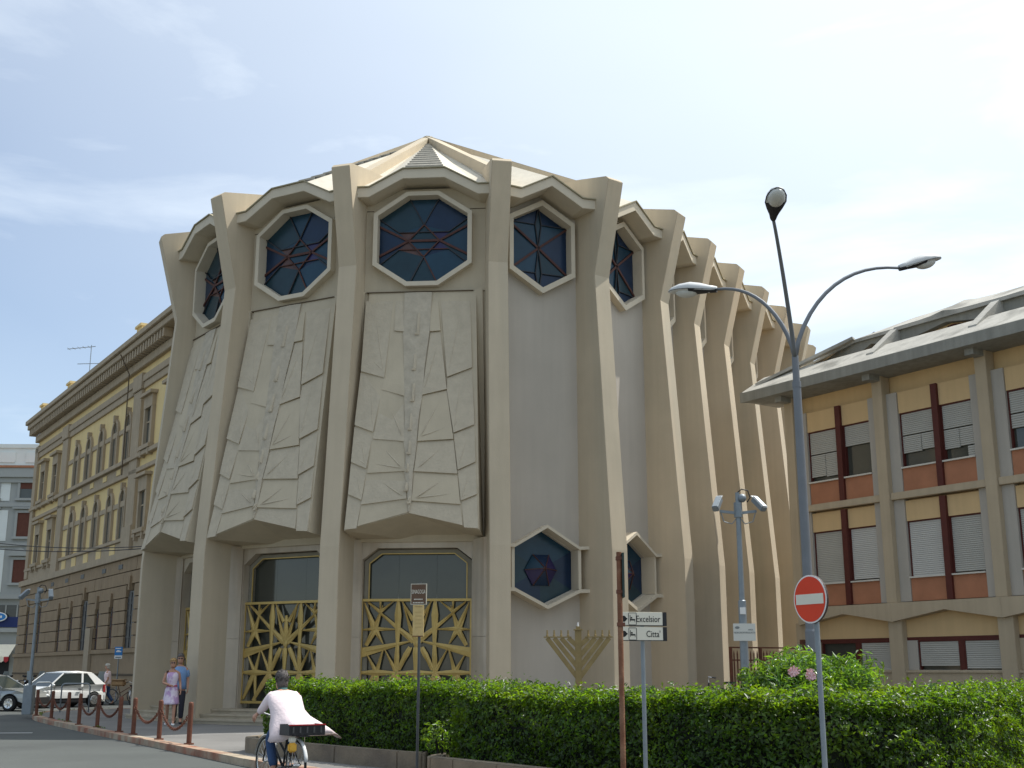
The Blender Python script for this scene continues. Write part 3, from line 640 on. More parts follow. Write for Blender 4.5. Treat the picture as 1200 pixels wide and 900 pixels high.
# local x = s along the facade; outward is local -y when x runs left->right seen from outside
pal = thing('palazzo', 'long yellow palazzo with grey pilasters, arched windows and rusticated brown ground floor', 'building', LP, ang_l)
S0, S1 = -7.2, 31.0
mb = MB(); mb.box(S0, S1, 0, 16, 0, 19.2); mb.build('wall', yellow2, pal)
mb = MB(); mb.prism([(S0-.3, -.5, 20.0), (S1, -.5, 20.0), (S1, 8, 22.2), (S0+7, 8, 22.2)], (0, 0, .15)); mb.build('roof', tile_m, pal)
mb = MB()
mb.box(S0-.25, S1, -.25, .3, 18.25, 18.75); mb.box(S0-.8, S1, -.80, .3, 19.25, 19.62); mb.box(S0-.95, S1, -.95, .3, 19.62, 19.95)
mb.build('cornice', stonegr, pal, bevel=.03)
s_ = S0-.3; dn = 0
dm = None
me = MB().box(-.13, .13, -.70, -.2, 18.76, 19.24).mesh('dentil', stonegr)
while s_ < 26:
    link('dentil', me, pal, (s_, 0, 0)); s_ += .52
def strip(name, z0, z1, d, m, x0=S0, x1=S1, bev=.02):
    mb = MB(); mb.box(x0-(d if x0 == S0 else 0), x1, -d, .1, z0, z1); return mb.build(name, m, pal, bevel=bev)
strip('architrave', 16.95, 17.35, .12, stonegr); strip('architrave', 17.353, 17.75, .2, stonegr)
strip('string_course', 13.0, 13.25, .28, stonegr); strip('string_course', 12.2, 12.45, .18, stonegr)
strip('balcony_course', 12.45, 13.0, .06, stonegr, 3.4, 19.0)
strip('string_course', 7.45, 7.85, .45, stonegr); strip('string_course', 8.55, 8.75, .22, stonegr)
strip('pedestal_course', 7.85, 8.55, .10, stonegr)
strip('base_sill', 2.42, 2.66, .42, rustic); strip('plinth', 0, 2.42, .32, rustic)
strip('plinth_moulding', 1.25, 1.36, .36, groove)
for x in (2.5, 19.85):
    mb = MB(); mb.box(x-.8, x+.8, -.18, .05, 8.0, 16.95); mb.box(x-.9, x+.9, -.26, .05, 16.96, 17.9); mb.box(x-.9, x+.9, -.30, .05, 7.86, 9.3); mb.build('pilaster', stonegr, pal, bevel=.03)
mb = MB(); mb.box(S0-.1, S0+.9, -.2, .05, 8.0, 17.9); mb.build('pilaster', stonegr, pal, bevel=.02)
for x in (7.45, 10.5, 13.55, 16.6, 4.7):
    mb = MB(); mb.box(x-.55, x+.55, -.13, .02, 7.95, 8.5); mb.build('pedestal_panel', yellow2, pal)
    mb = MB(); mb.box(x-.42, x+.42, -.10, .02, 12.58, 12.9); mb.build('pedestal_panel', yellow2, pal)
def arch_pts(cx, hw, zs, zt, zb, n=8):
    r = zt-zs; return [(cx-hw, zb)]+[(cx-hw*cos(pi*k/n), zs+r*sin(pi*k/n)) for k in range(n+1)]+[(cx+hw, zb)]
def arched(cx, hw, zb, zs, zt, m_frame, m_gl, fr=.2, dep=.15):
    """frame ring + recessed panes"""
    o_ = arch_pts(cx, hw+fr, zs, zt+fr, zb); i_ = arch_pts(cx, hw, zs, zt, zb); mb = MB()
    for k in range(len(o_)-1): mb.prism([(o_[k][0], -dep, o_[k][1]), (o_[k+1][0], -dep, o_[k+1][1]), (i_[k+1][0], -dep, i_[k+1][1]), (i_[k][0], -dep, i_[k][1])], (0, dep+.02, 0))
    mb.box(cx-.12, cx+.12, -dep-.1, 0, zt+.02, zt+fr+.22)
    w = mb.build('window', m_frame, pal)
    mb = MB(); mb.prism([(x, -.025, z) for x, z in arch_pts(cx, hw, zs, zt, zb)], (0, .022, 0)); mb.build('pane', m_gl, w)
    mb = MB(); mb.box(cx-.04, cx+.04, -.07, -.028, zb, zt-.05); mb.box(cx-hw, cx+hw, -.065, -.03, zs-.05, zs+.05); mb.build('glazing_bar', stonegr, w)
    return w
strip('impost_band', 15.0, 15.3, .08, stonegr, 3.4, 19); strip('impost_band', 10.6, 10.9, .08, stonegr, 3.4, 19)
for cx in (5.9, 9.0, 12.1, 15.2, 18.0):
    arched(cx, .55, 13.3, 15.3, 15.95, stonegr, winglass); arched(cx, .55, 8.8, 10.9, 11.55, stonegr, winglass)
    for hgt in (13.3, 8.8):
        for sx in (-1, 1): mb = MB(); mb.box(cx+sx*.66-.1, cx+sx*.66+.1, -.16, .02, hgt, hgt+1.7); mb.build('colonnette', stonegr, pal)
def rectwin(cx, hw, zb, zt, top=.9):
    mb = MB()
    for sx in (-1, 1): mb.box(cx+sx*(hw+.13)-.13, cx+sx*(hw+.13)+.13, -.2, .02, zb, zt)
    mb.box(cx-hw-.5, cx+hw+.5, -.42, .02, zt+top-.18, zt+top); mb.box(cx-hw-.27, cx+hw+.27, -.22, .02, zt, zt+top-.18); mb.box(cx-hw-.4, cx+hw+.4, -.35, .02, zb-.22, zb)
    for sx in (-1, 1): mb.box(cx+sx*(hw+.15)-.1, cx+sx*(hw+.15)+.1, -.3, .02, zb-.6, zb-.22)
    w = mb.build('window', stonegr, pal)
    mb = MB(); mb.box(cx-hw, cx+hw, -.03, 0, zb, zt); mb.build('pane', winglass, w)
    mb = MB(); mb.box(cx-.04, cx+.04, -.07, -.035, zb, zt); mb.box(cx-hw, cx+hw, -.065, -.036, zt-.8, zt-.72); mb.build('glazing_bar', stonegr, w)
for cx in (-4.0, -.1, 22.2, 26.3):
    rectwin(cx, .55, 13.5, 15.6, .85); rectwin(cx, .55, 8.95, 11.0, .95)
# rusticated ground floor: stone blocks between the openings
gfw = [(-4.1, .5, 5.6), (-.3, .5, 5.6), (5.6, .42, 4.95), (8.8, .42, 4.95), (12.0, .75, 5.6), (15.1, .42, 4.95), (18.1, .42, 4.95), (21.7, .75, 5.7), (26.5, .6, 5.0)]
courses = [2.69, 3.34, 4.0, 4.68, 5.36, 6.05, 6.75]
mb = MB(); mb.box(S0-.12, S1, -.16, .02, 2.4, 7.5); mb.build('ground_floor_wall', groove, pal)
for ci in range(len(courses)):
    z0 = courses[ci]; z1 = courses[ci+1]-.05 if ci+1 < len(courses) else 7.42
    segs = []; x = S0-.2
    for cx, hw, zt in gfw:
        if z0 < zt+.05: segs.append((x, cx-hw-.02)); x = cx+hw+.02
    segs.append((x, S1))
    for a, b in segs:
        nn = max(1, round((b-a)/(1.55 if ci % 2 else 1.7)))
        for k in range(nn):
            xa, xb = a+(b-a)*k/nn, a+(b-a)*(k+1)/nn
            mb = MB(); mb.box(xa+.012, xb-.012, -.30-random.uniform(0, .02), -.14, z0, z1); mb.build('stone_block', rustic, pal)
for cx, hw, zt in gfw:
    pts = arch_pts(cx, hw, zt-.45, zt, 2.68 if hw < .7 or cx > 20 else .1, 6)
    mb = MB(); mb.prism([(x, -.19, z) for x, z in pts], (0, .02, 0)); w = mb.build('window' if not (hw > .7 and cx < 20) else 'doorway', leadbar if hw < .7 else darkm, pal)
    mb = MB(); mb.box(cx-.03, cx+.03, -.22, -.195, 2.7, zt-.1)
    for zz in np.arange(3.2, zt-.3, .6): mb.box(cx-hw, cx+hw, -.218, -.196, zz, zz+.04)
    mb.build('window_bar', winred if hw < .7 else leadbar, w)
    mb = MB(); mb.prism([(cx-.12, -.42, zt), (cx+.12, -.42, zt), (cx+.2, -.42, zt+.75), (cx-.2, -.42, zt+.75)], (0, .3, 0)); mb.build('keystone', rustic, pal)
for x in (3.0, 7.0, 11.0, 16.0, 19.5):
    mb = MB(); mb.box(x-.4, x+.4, -.335, -.325, 6.95, 7.2); mb.build('vent', darkm, pal)
for x in (-6.5, 2.0, 19.0):
    mb = MB(); mb.box(x-.3, x+.7, -.2, .7, 19.95, 20.9); mb.box(x-.4, x+.8, -.3, .8, 20.9, 21.05); mb.build('chimney', yellow2, pal)
mb = MB(); mb.box(13.5, 14.6, -.5, -.33, 0, 3.9); mb.build('pale_panel', stonegr, pal)
mb = MB(); mb.tube([(18.6, -.42, 12.3), (18.6, -.42, 18.2), (18.6, -1.0, 19.3)], .035, 6); mb.build('downpipe', groove, pal)
# roof antenna
an = thing('roof_antenna', 'thin metal television antenna on the yellow palazzo roof', 'antenna', LP+LD*1.2+Vector((.84, .54, 0))*1.3+Vector((0, 0, 20.2)))
mb = MB(); mb.tube([(0, 0, -.3), (0, 0, 4.0)], .028, 6); mb.build('mast', galv, an)
mb = MB(); mb.bar((-1.7, 0, 3.7), (.3, 0, 3.9), .04, .04); mb.bar((-.9, 0, 2.6), (1.1, 0, 2.65), .04, .04)
for k in range(5): mb.bar((-1.6+k*.36, -.3, 3.71+k*.036), (-1.6+k*.36, .3, 3.71+k*.036), .025, .025)
mb.build('aerial', galv, an)

# ================================================================== FAR LEFT: WHITE HOUSE
WD = 112.0
def fz(y, Y=WD): return 1.6+(784-y)/1439*Y*1.0+(784-y)**2*0  # height of a picture row at distance Y (small angles handled below)
def wz(y, Y=WD):
    a = math.atan((450-y)/1400)+PITCH; return 1.6+Y*tan(a)
def wx(x, y, Y=WD):
    b = (450-y)/1400; return (x-600)/1400/(cos(PITCH)-b*sin(PITCH))*Y
wh = thing('white_town_house', 'white and blue-grey town house with dark red shutters behind the palazzo', 'building', (wx(0, 700), WD, 0), radians(2))
wlx = 0
mb = MB(); mb.box(-14, 9, 0, 14, 0, wz(545)); mb.build('wall', greywall, wh)
mb = MB(); mb.box(-14.5, 9.5, -.5, 13, wz(560), wz(549)); mb.box(-14.2, 9.2, -.25, 13, wz(566), wz(560)); mb.build('cornice', greywall, wh, bevel=.03)
mb = MB(); mb.prism([(-15, -.6, wz(549)), (9.6, -.6, wz(549)), (9.6, 7, wz(543)), (-15, 7, wz(543))], (0, 0, .2)); mb.build('roof', brick_r, wh)
mb = MB(); mb.box(-14, 9, .5, 13, wz(545), wz(522)); mb.box(-14.1, 9.1, .38, 13, wz(524), wz(519.5)); mb.build('attic_wall', whitewall, wh)
mb = MB(); mb.box(2.6, 5.0, 3, 6, wz(522), wz(508)); mb.build('roof_hut', whitewall, wh)
for k in range(6):
    mb = MB(); mb.box(-13.4+k*3.6, -10.8+k*3.6, .40, .49, wz(541), wz(529)); mb.build('attic_panel', whitewall, wh)
for y0, y1, kind in ((622, 573, 0), (690, 622+6, 1)): pass
bandz = [(580, 583), (612, 614), (698, 706), (748, 752), (625, 632)]
for a, b in ((618, 623), (693, 699), (735, 741), (768, 770), (583, 586)):
    pass
mb = MB(); mb.box(-14.1, 9.1, -.18, 0, wz(594), wz(589)); mb.box(-14.1, 9.1, -.18, 0, wz(640), wz(636)); mb.box(-14.2, 9.2, -.45, 0, wz(702), wz(697)); mb.box(-14.2, 9.2, -.4, 0, wz(741), wz(736)); mb.build('string_course', greywall, wh)
for k in range(-3, 3):
    cx = 1.35+k*3.3
    for a_, b_ in ((587, 560.5), (634, 598), (694, 643)): mb = MB(); mb.box(cx+.98, cx+1.95, -.06, 0, wz(a_), wz(b_)); mb.build('white_wall_panel', whitewall, wh)
for k in range(-3, 3):
    cx = 1.55+k*3.3
    for (ya, yb, hw, ped) in ((584, 559, .62, 0), (629, 601, .62, 1), (683, 656, .62, 2)):
        mb = MB(); z0, z1 = wz(ya), wz(yb)
        for sx in (-1, 1): mb.box(cx+sx*(hw+.12)-.12, cx+sx*(hw+.12)+.12, -.15, 0, z0, z1)
        mb.box(cx-hw-.24, cx+hw+.24, -.16, 0, z1, z1+.25); mb.box(cx-hw-.35, cx+hw+.35, -.3, 0, z0-.22, z0)
        if ped: mb.box(cx-hw-.45, cx+hw+.45, -.4, 0, z1+.35, z1+.5)
        if ped == 2: mb.prism([(cx-1.1, -.4, z1+.5), (cx+1.1, -.4, z1+.5), (cx, -.4, z1+1.1)], (0, .4, 0))
        w = mb.build('window', greywall, wh)
        mb = MB(); mb.box(cx-hw, cx+hw, -.05, 0, z0, z1 if ped else z0+(z1-z0)*1.0); mb.build('shutter' if ped else 'pane', winred if ped else winglass, w)
        if not ped: mb = MB(); mb.box(cx-hw, cx+hw, -.08, -.051, z0+.9, z1); mb.build('shutter', winred, w)
mb = MB(); mb.box(-14, 9, -.05, 0, wz(735), wz(709)); sh = mb.build('shop_window', glass_sh, wh)
for k in range(18):
    mb = MB(); mb.box(-12+k*1.05, -11.88+k*1.05, -.1, -.06, wz(735), wz(709)); mb.build('mullion', greywall, sh)
mb = MB(); mb.box(-14, 9, -.12, -.052, wz(735), wz(723)); mb.build('sign_band', bluesg if False else mat('dark_blue_band', (.02, .035, .13), .6), sh)
mb = MB(); mb.box(-14, 1.4, -.06, 0, 0, wz(757)); mb.build('shop_front', darkm, wh)
aw = thing('shop_awning', 'bright cream shop awning with scalloped red edge on the far white house', 'awning', (wx(0, 760), WD-.3, 0), radians(2))
z1, z0 = wz(756), wz(770)
mb = MB(); mb.prism([(-6, -.1, z1), (1.55, -.1, z1), (1.55, -1.6, z0), (-6, -1.6, z0)], (0, 0, .06)); mb.build('canopy_cloth', awning, aw)
for k in range(18):
    mb = MB(); x = -6+k*.42; mb.prism([(x, -1.62, z0), (x+.42, -1.62, z0), (x+.42, -1.62, z0-.35), (x+.21, -1.62, z0-.5), (x, -1.62, z0-.35)], (0, .03, 0)); mb.build('scallop', redm if k % 2 else awning, aw)
os_ = thing('oval_shop_sign', 'blue oval shop sign with white rim on the far white house', 'sign', (wx(-2, 722), WD-.4, wz(723)), radians(2))
def disc_poly(rx, rz_, y, n=24, cx=0, cz=0): return [(cx+rx*cos(2*pi*k/n), y, cz+rz_*sin(2*pi*k/n)) for k in range(n)]
mb = MB(); mb.prism(disc_poly(.95, .45, 0), (0, .08, 0)); mb.build('rim', whitep, os_)
mb = MB(); mb.prism(disc_poly(.85, .36, -.02), (0, .018, 0)); mb.build('face', bluesg, os_)
mb = MB()
for k in range(4): mb.box(-.5+k*.28, -.33+k*.28, -.03, -.021, -.1, .12)
mb.build('lettering', whitep, os_)

# ================================================================== RIGHT: OCHRE SCHOOL-LIKE BLOCK
RP = Vector((8.806, 39.0, 0)); RD = Vector((.5521, -.8338, 0)); ang_r = atan2(RD.y, RD.x)
blk = thing('ochre_block', 'ochre three storey block with terracotta panels, roller shutters and folded concrete roof', 'building', RP, ang_r)
X0, X1, PER = .45, 25.6, 3.615
mb = MB(); mb.box(X0+.05, X1, .25, 11, 0, 10.35); mb.build('wall', yellow, blk)
NBAY = 7
CO = [.52+.185+PER*k for k in range(NBAY)]
slat_cache = {}
def shift(name, i, w):
    """(outwards, along) placement of a part within its bay: the entrance bays are shallower than the others"""
    nm = name.split('.')[0]
    if i in (0, N-1, N-2):
        if nm in ('wall_panel', 'window', 'wall_joint', 'wall_strip'): return .26, -.08
        if nm in ('portal_wall', 'marble_slab', 'marble_edge', 'door', 'gate'): return .38, -.09
        return 0, 0
    if i in (2, N-4) and nm in ('wall_panel', 'window', 'lower_window'): return .16, (.14 if i == 2 else -.14)
    return 0, 0
def put(o, i, mid, t, n, w, ang):
    a_, b_ = shift(o.name, i, w); o.location = (mid.x+n.x*a_+t.x*b_, mid.y+n.y*a_+t.y*b_, 0); o.rotation_euler = (0, 0, ang)
def shutter_obj(x0, x1, z0, z1, parent, m, y=.13):
    n = max(1, int((z1-z0)/.055)); mb = MB(); h = (z1-z0)/n
    for k in range(n):
        za = z0+k*h; i = len(mb.v)
        mb.v += [(x0, y, za), (x1, y, za), (x1, y-.014, za+h*.12), (x0, y-.014, za+h*.12), (x1, y-.002, za+h*.95), (x0, y-.002, za+h*.95)]
        mb.f += [(i, i+1, i+2, i+3), (i+3, i+2, i+4, i+5)]
    i = len(mb.v); mb.v += [(x0, y+.02, z0), (x1, y+.02, z0), (x1, y+.02, z1), (x0, y+.02, z1)]; mb.f.append((i, i+1, i+2, i+3))
    return mb.build('roller_shutter', m, parent)
def win_r(x0, x1, z0, z1, parts, m):
    mb = MB(); mb.box(x0, x1, .10, .24, z1-.04, z1); mb.box(x0, x0+.04, .10, .24, z0, z1-.04); mb.box(x1-.04, x1, .10, .24, z0, z1-.04)
    w = mb.build('window', maroon, blk)
    mb = MB(); mb.box(x0+.04, x1-.04, .20, .235, z0, z1-.04); mb.build('pane', glass_dk, w)
    mb = MB(); mb.box(x0, x1, -.02, .12, z0-.045, z0); mb.build('sill', sillm, w)
    for (a, b, c_, d) in parts:      # fractions of width/height
        shutter_obj(x0+.04+(x1-x0-.08)*a, x0+.04+(x1-x0-.08)*b, z0+(z1-.04-z0)*c_, z0+(z1-.04-z0)*d, w, m)
    return w
upper_var = {0: ([(0, 1, .56, 1), (0, .5, .1, .54), (.52, 1, .08, .54)], [(0, 1, .60, 1)]),
             1: ([(0, 1, .60, 1), (0, .55, .26, .58), (.57, 1, .28, .58)], [(0, 1, .57, 1), (0, .5, .2, .55), (.52, 1, .22, .55), (.75, 1, .0, .2)]),
             2: ([(0, 1, .62, 1), (0, 1, .36, .6)], [(0, 1, .5, 1)]), 3: ([(0, 1, .2, 1)], [(0, 1, 0, 1)]), 4: ([(0, 1, .6, 1)], [(0, 1, .3, 1)]), 5: ([(0, 1, 0, 1)], [(0, 1, .5, 1)])}
colm = []
for k in range(NBAY):
    x = CO[k]
    mb = MB(); mb.box(x-.185, x+.185, -.16, .22, 3.475, 10.30); mb.build('column', beige, blk, bevel=.01)
    mb = MB(); mb.box(x-.24, x+.24, -.10, .26, 0, 3.0); mb.build('column', beige, blk, bevel=.01)
for k in range(NBAY-1):
    a, b = CO[k]+.185, CO[k+1]-.185
    for (z0, z1) in ((6.67, 9.68), (3.5, 6.455)):
        mb = MB(); mb.box(a, a+.38, .02, .26, z0, z1); mb.build('side_panel', beigeg, blk); mb = MB(); mb.box(b-.34, b, .02, .26, z0, z1); mb.build('side_panel', beigeg, blk)
    a2, b2 = a+.42, b-.34; m0, m1 = 2.52+PER*k, 2.72+PER*k
    for fl, (zs, zt, zp, zb0, zb1) in enumerate(((7.4, 9.03, 9.67, 6.67, 7.355), (4.2, 5.81, 6.40, 3.5, 4.155))):
        mb = MB(); mb.box(m0, m1, -.04, .2, zb0, zp); mb.build('mullion', maroon, blk)
        for j, (xa, xb) in enumerate(((a2-.03, m0), (m1, b2))):
            mb = MB(); mb.box(xa, xb, .06, .26, zt, zp); mb.build('ochre_panel', yellow, blk)
            mb = MB(); mb.box(xa, xb, .05, .26, zb0+.003, zb1); mb.build('terracotta_panel', brick_r, blk)
            if fl == 0: win_r(xa, xb, zs, zt, upper_var.get(k, ([], []))[j], shutter)
            else: win_r(xa, xb, zs, zt, [(0, 1, .0 if j == 0 else .03, 1)], shutter_l if (k+j) % 2 == 1 else shutter)
    mb = MB(); mb.box(a+.002, b-.002, -.10, .24, 6.46, 6.668); mb.build('floor_beam', beige, blk, bevel=.01)
    # zig-zag beam above the ground floor
    c0, c1 = CO[k], CO[k+1]; mid_ = (c0+c1)/2
    mb = MB(); mb.prism([(c0, -.22, 3.47), (c1-.004, -.22, 3.47), (c1-.004, -.22, 2.93), (mid_, -.22, 3.22), (c0, -.22, 2.93)], (0, .5, 0)); mb.build('gable_beam', beige, blk)
    mb = MB(); mb.box(c0+.24, c1-.24, .12, .3, 2.49, 3.25); mb.build('ochre_panel', yellow, blk)
    mb = MB(); mb.box(c0+.24, c1-.24, .10, .3, 2.40, 2.49); mb.build('lintel', maroon, blk)
    mb = MB(); mb.box(c0+.24, c1-.24, -.0, .3, .0, 1.50); mb.build('parapet', beige, blk)
    mb = MB(); mb.box(c0+.24, c1-.24, -.05, .2, 1.503, 1.57); mb.build('sill', beige, blk)
    mb = MB(); mb.box(c0+.24, c0+.6, .08, .3, 1.575, 2.398); mb.build('side_panel', beigeg if k % 2 else beige, blk)
    xm = c0+2.06
    mb = MB(); mb.box(xm-.07, xm+.07, .09, .3, 1.575, 2.398); mb.build('mullion', maroon, blk)
    for j, (xa, xb) in enumerate(((c0+.62, xm-.07), (xm+.07, c1-.24))):
        pr = [(0, 1, .14 if j == 0 else .05, 1)] if k else ([] if j == 0 else [(0, 1, 0, 1)])
        win_r(xa, xb, 1.575, 2.398, pr, shutter)
# end wall returns and beam
mb = MB(); mb.box(X0-.02, X0+.05, .1, 11, 0, 10.3); mb.build('end_wall', beige, blk)
# eave slab
ES0 = -.72; zf0, zf1 = 10.28, 10.62
mb = MB(); mb.prism([(ES0, -.85, zf0+.04), (ES0, -.85, zf1), (ES0, .25, zf1+.68), (ES0, .9, zf1+.68), (ES0, .9, zf0+.04)], (X1-ES0, 0, 0)); mb.build('eave', slabroof, blk)
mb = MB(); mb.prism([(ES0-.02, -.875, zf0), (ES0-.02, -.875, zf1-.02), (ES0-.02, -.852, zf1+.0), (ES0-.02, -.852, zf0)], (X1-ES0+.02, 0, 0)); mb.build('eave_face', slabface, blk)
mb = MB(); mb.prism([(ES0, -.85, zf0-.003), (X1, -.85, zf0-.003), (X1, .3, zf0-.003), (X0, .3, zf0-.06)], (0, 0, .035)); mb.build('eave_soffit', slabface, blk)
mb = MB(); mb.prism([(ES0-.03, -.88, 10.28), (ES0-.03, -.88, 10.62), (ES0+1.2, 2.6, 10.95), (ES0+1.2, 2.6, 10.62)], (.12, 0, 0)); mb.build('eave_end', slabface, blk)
for k in range(NBAY):
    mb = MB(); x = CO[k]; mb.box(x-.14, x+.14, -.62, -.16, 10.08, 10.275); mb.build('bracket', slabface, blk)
# clerestory, struts and folded upper roof
UY = 1.0
mb = MB(); mb.box(3.0, X1, UY+.25, 9, 10.4, 11.85); mb.build('clerestory_wall', yellow, blk)
for k in range(1, NBAY):
    x = CO[k]
    mb = MB(); mb.prism([(x-.14, -.40, 10.70), (x-.14, -.34, 10.98), (x-.14, UY-.12, 11.93), (x-.14, UY+.05, 11.93), (x-.14, UY+.05, 10.9), (x-.14, .3, 10.7)], (.28, 0, 0)); mb.build('roof_strut', slabroof, blk)
for k in range(NBAY-1):
    c0, c1 = CO[k], CO[k+1]; md = (c0+c1)/2
    if k == 0: pts = [(.75, 11.36), (2.6, 11.40), (3.3, 11.70), (c1, 11.50), (c1, 11.95), (2.75, 11.93), (1.9, 11.75)]
    else: pts = [(c0, 11.44), (md, 11.74), (c1, 11.44), (c1, 11.95), (c0, 11.95)]
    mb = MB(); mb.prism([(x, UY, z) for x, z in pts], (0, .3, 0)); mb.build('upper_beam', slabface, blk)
    if k > 0:
        mb = MB()
        xs_ = [c0, c0+.9, md-.45, md, md+.45, c1-.9, c1-.003]; ff = [0, .01, .03, .10, .03, .01, 0]
        rs = [[(x, UY-.13, 11.97+f), (x, 2.0, 12.50+f*1.0), (x, 2.0, 12.3), (x, UY+.06, 11.90), (x, UY-.13, 11.86)] for x, f in zip(xs_, ff)]
        mb.rings(rs); mb.build('upper_roof', slabroof, blk)
    x0, x1 = md-.1, md+1.0
    mb = MB(); mb.prism([(x0, UY+.2, 11.0), (x1, UY+.2, 11.0), (x1, UY+.2, 11.54), (md+.1, UY+.2, 11.68), (x0, UY+.2, 11.66)], (0, .06, 0)); w = mb.build('clerestory_window', maroon, blk)
    mb = MB(); mb.box(x0+.05, md+.4, UY+.17, UY+.195, 11.05, 11.56); mb.build('pane', shutter, w); mb = MB(); mb.box(md+.46, x1-.05, UY+.17, UY+.195, 11.05, 11.5); mb.build('pane', winglass, w)
# hip end of the upper roof
c1 = CO[1]
mb = MB(); mb.v = [(.1, .25, 11.12), (2.75, UY-.1, 11.955), (c1, UY-.1, 11.955), (c1, 2.0, 12.50), (2.3, 2.0, 12.2), (.2, 1.4, 11.2), (.1, .25, 11.06), (2.75, UY-.1, 11.85), (c1, UY-.1, 11.85)]
mb.f = [(0, 1, 4, 5), (1, 2, 3, 4), (0, 6, 7, 1), (1, 7, 8, 2)]; mb.build('hip_roof', slabroof, blk)
mb = MB(); mb.bar((ES0+.25, -.35, 10.9), (2.75, UY-.15, 11.98), .22, .10); mb.build('hip_edge', slabroof, blk)
ra = thing('small_roof_antenna', 'small twisted aerial on the ochre block roof', 'antenna', RP+RD*2.6+Vector((.834, .552, 0))*2.2+Vector((0, 0, 11.6)))
mb = MB(); mb.tube([(0, 0, -.5), (0, 0, .75)], .02, 6); mb.build('mast', leadbar, ra)
mb = MB(); mb.tube([(-.3, 0, .3), (-.3, 0, .7), (-.1, 0, .85), (.1, 0, .6), (.4, 0, .5)], .015, 5); mb.bar((-.3, 0, .55), (.2, 0, .55), .02, .02); mb.build('aerial', leadbar, ra)

# ================================================================== PLANTERS, HEDGES, BUSHES
def curb(name, label, cat, path, w=.2, z0=0, z1=.42):
    t = thing(name, label, cat, (0, 0, 0))
    ins = offset_path(path, w); i = 0; mbs = []
    while i < len(path)-1:
        j = min(i+3, len(path)-1); mb = MB(); k = i
        ring = []
        for q in range(i, j+1):
            a, b = path[q], ins[q]
            e = Vector((0, 0, 0))
            if q == i: e = (path[q+1]-a)*.012
            if q == j: e = (path[q-1]-a)*.012
            ring.append([(a.x+e.x, a.y+e.y, z0), (b.x+e.x, b.y+e.y, z0), (b.x+e.x, b.y+e.y, z1), (a.x+e.x, a.y+e.y, z1)])
        mb.rings(ring); mb.build('curb_block', planter_m, t, bevel=.012); i = j
    return t
path1 = smooth_path([(-4.8, 23.9), (-4.85, 22.7), (-3.3, 20.75), (-1.75, 19.0), (-1.3, 18.75)], 4)
path2 = smooth_path([(-.9, 18.6), (-1.18, 17.4), (-.95, 17.0), (-.2, 16.0), (.45, 15.1), (1.1, 14.25), (1.9, 13.45), (3.0, 12.95), (4.3, 13.0), (5.4, 13.75), (6.3, 14.95), (7.8, 17.4), (9.6, 20.6), (11, 23.5)], 4)
curb('planter_curb', 'low brown concrete planter edge under the short left hedge', 'planter', path1, z1=.38)
curb('planter_curb', 'low brown concrete planter edge curving under the long right hedge', 'planter', path2)
so = MB(); poly = [(p.x, p.y) for p in offset_path(path2, .1)]+[(11, 26), (0.5, 26), (.2, 19.5)]
tri = geometry.tessellate_polygon([[Vector((a, b, 0)) for a, b in poly]]); so.v = [(a, b, .33) for a, b in poly]; so.f = [tuple(t) for t in tri]
o = so.build('planting_bed', soil); tag(o, kind='structure')
so = MB(); poly = [(p.x, p.y) for p in offset_path(path1, .1)]+[(.2, 20), (-.6, 22.5), (-3.4, 24.5)]
tri = geometry.tessellate_polygon([[Vector((a, b, 0)) for a, b in poly]]); so.v = [(a, b, .30) for a, b in poly]; so.f = [tuple(t) for t in tri]
o = so.build('planting_bed', soil); tag(o, kind='structure')

def leaves(P, Nrm, size, asp, m, name, parent, bend=.25, wild=.75):
    n = len(P); r = rng.normal(size=(n, 3)); nn = Nrm*(1-wild*.5)+r*wild*.6; nn /= np.linalg.norm(nn, axis=1)[:, None]+1e-9
    ax = np.cross(nn, rng.normal(size=(n, 3))); ax /= np.linalg.norm(ax, axis=1)[:, None]+1e-9; sd = np.cross(nn, ax)
    L = size*rng.uniform(.65, 1.35, n)[:, None]; Wd = L*asp
    v = np.stack([P-ax*L*.5, P+sd*Wd*.5+nn*L*bend*.3, P+ax*L*.5-nn*L*bend*.4, P-sd*Wd*.5+nn*L*bend*.3], 1).reshape(-1, 3)
    me = bpy.data.meshes.new(name); me.vertices.add(n*4); me.vertices.foreach_set('co', v.astype(np.float32).ravel())
    idx = np.arange(n)*4; tri = np.stack([idx, idx+1, idx+2, idx, idx+2, idx+3], 1).ravel()
    me.loops.add(n*6); me.loops.foreach_set('vertex_index', tri.astype(np.int32)); me.polygons.add(n*2)
    me.polygons.foreach_set('loop_start', np.arange(0, n*6, 3, dtype=np.int32)); me.update(calc_edges=True)
    me.materials.append(m); return link(name, me, parent)
def lump(x, s, ph): return np.sin(x*s+ph)+.6*np.sin(x*s*2.3+ph*1.7)+.4*np.sin(x*s*4.9+ph*.6)
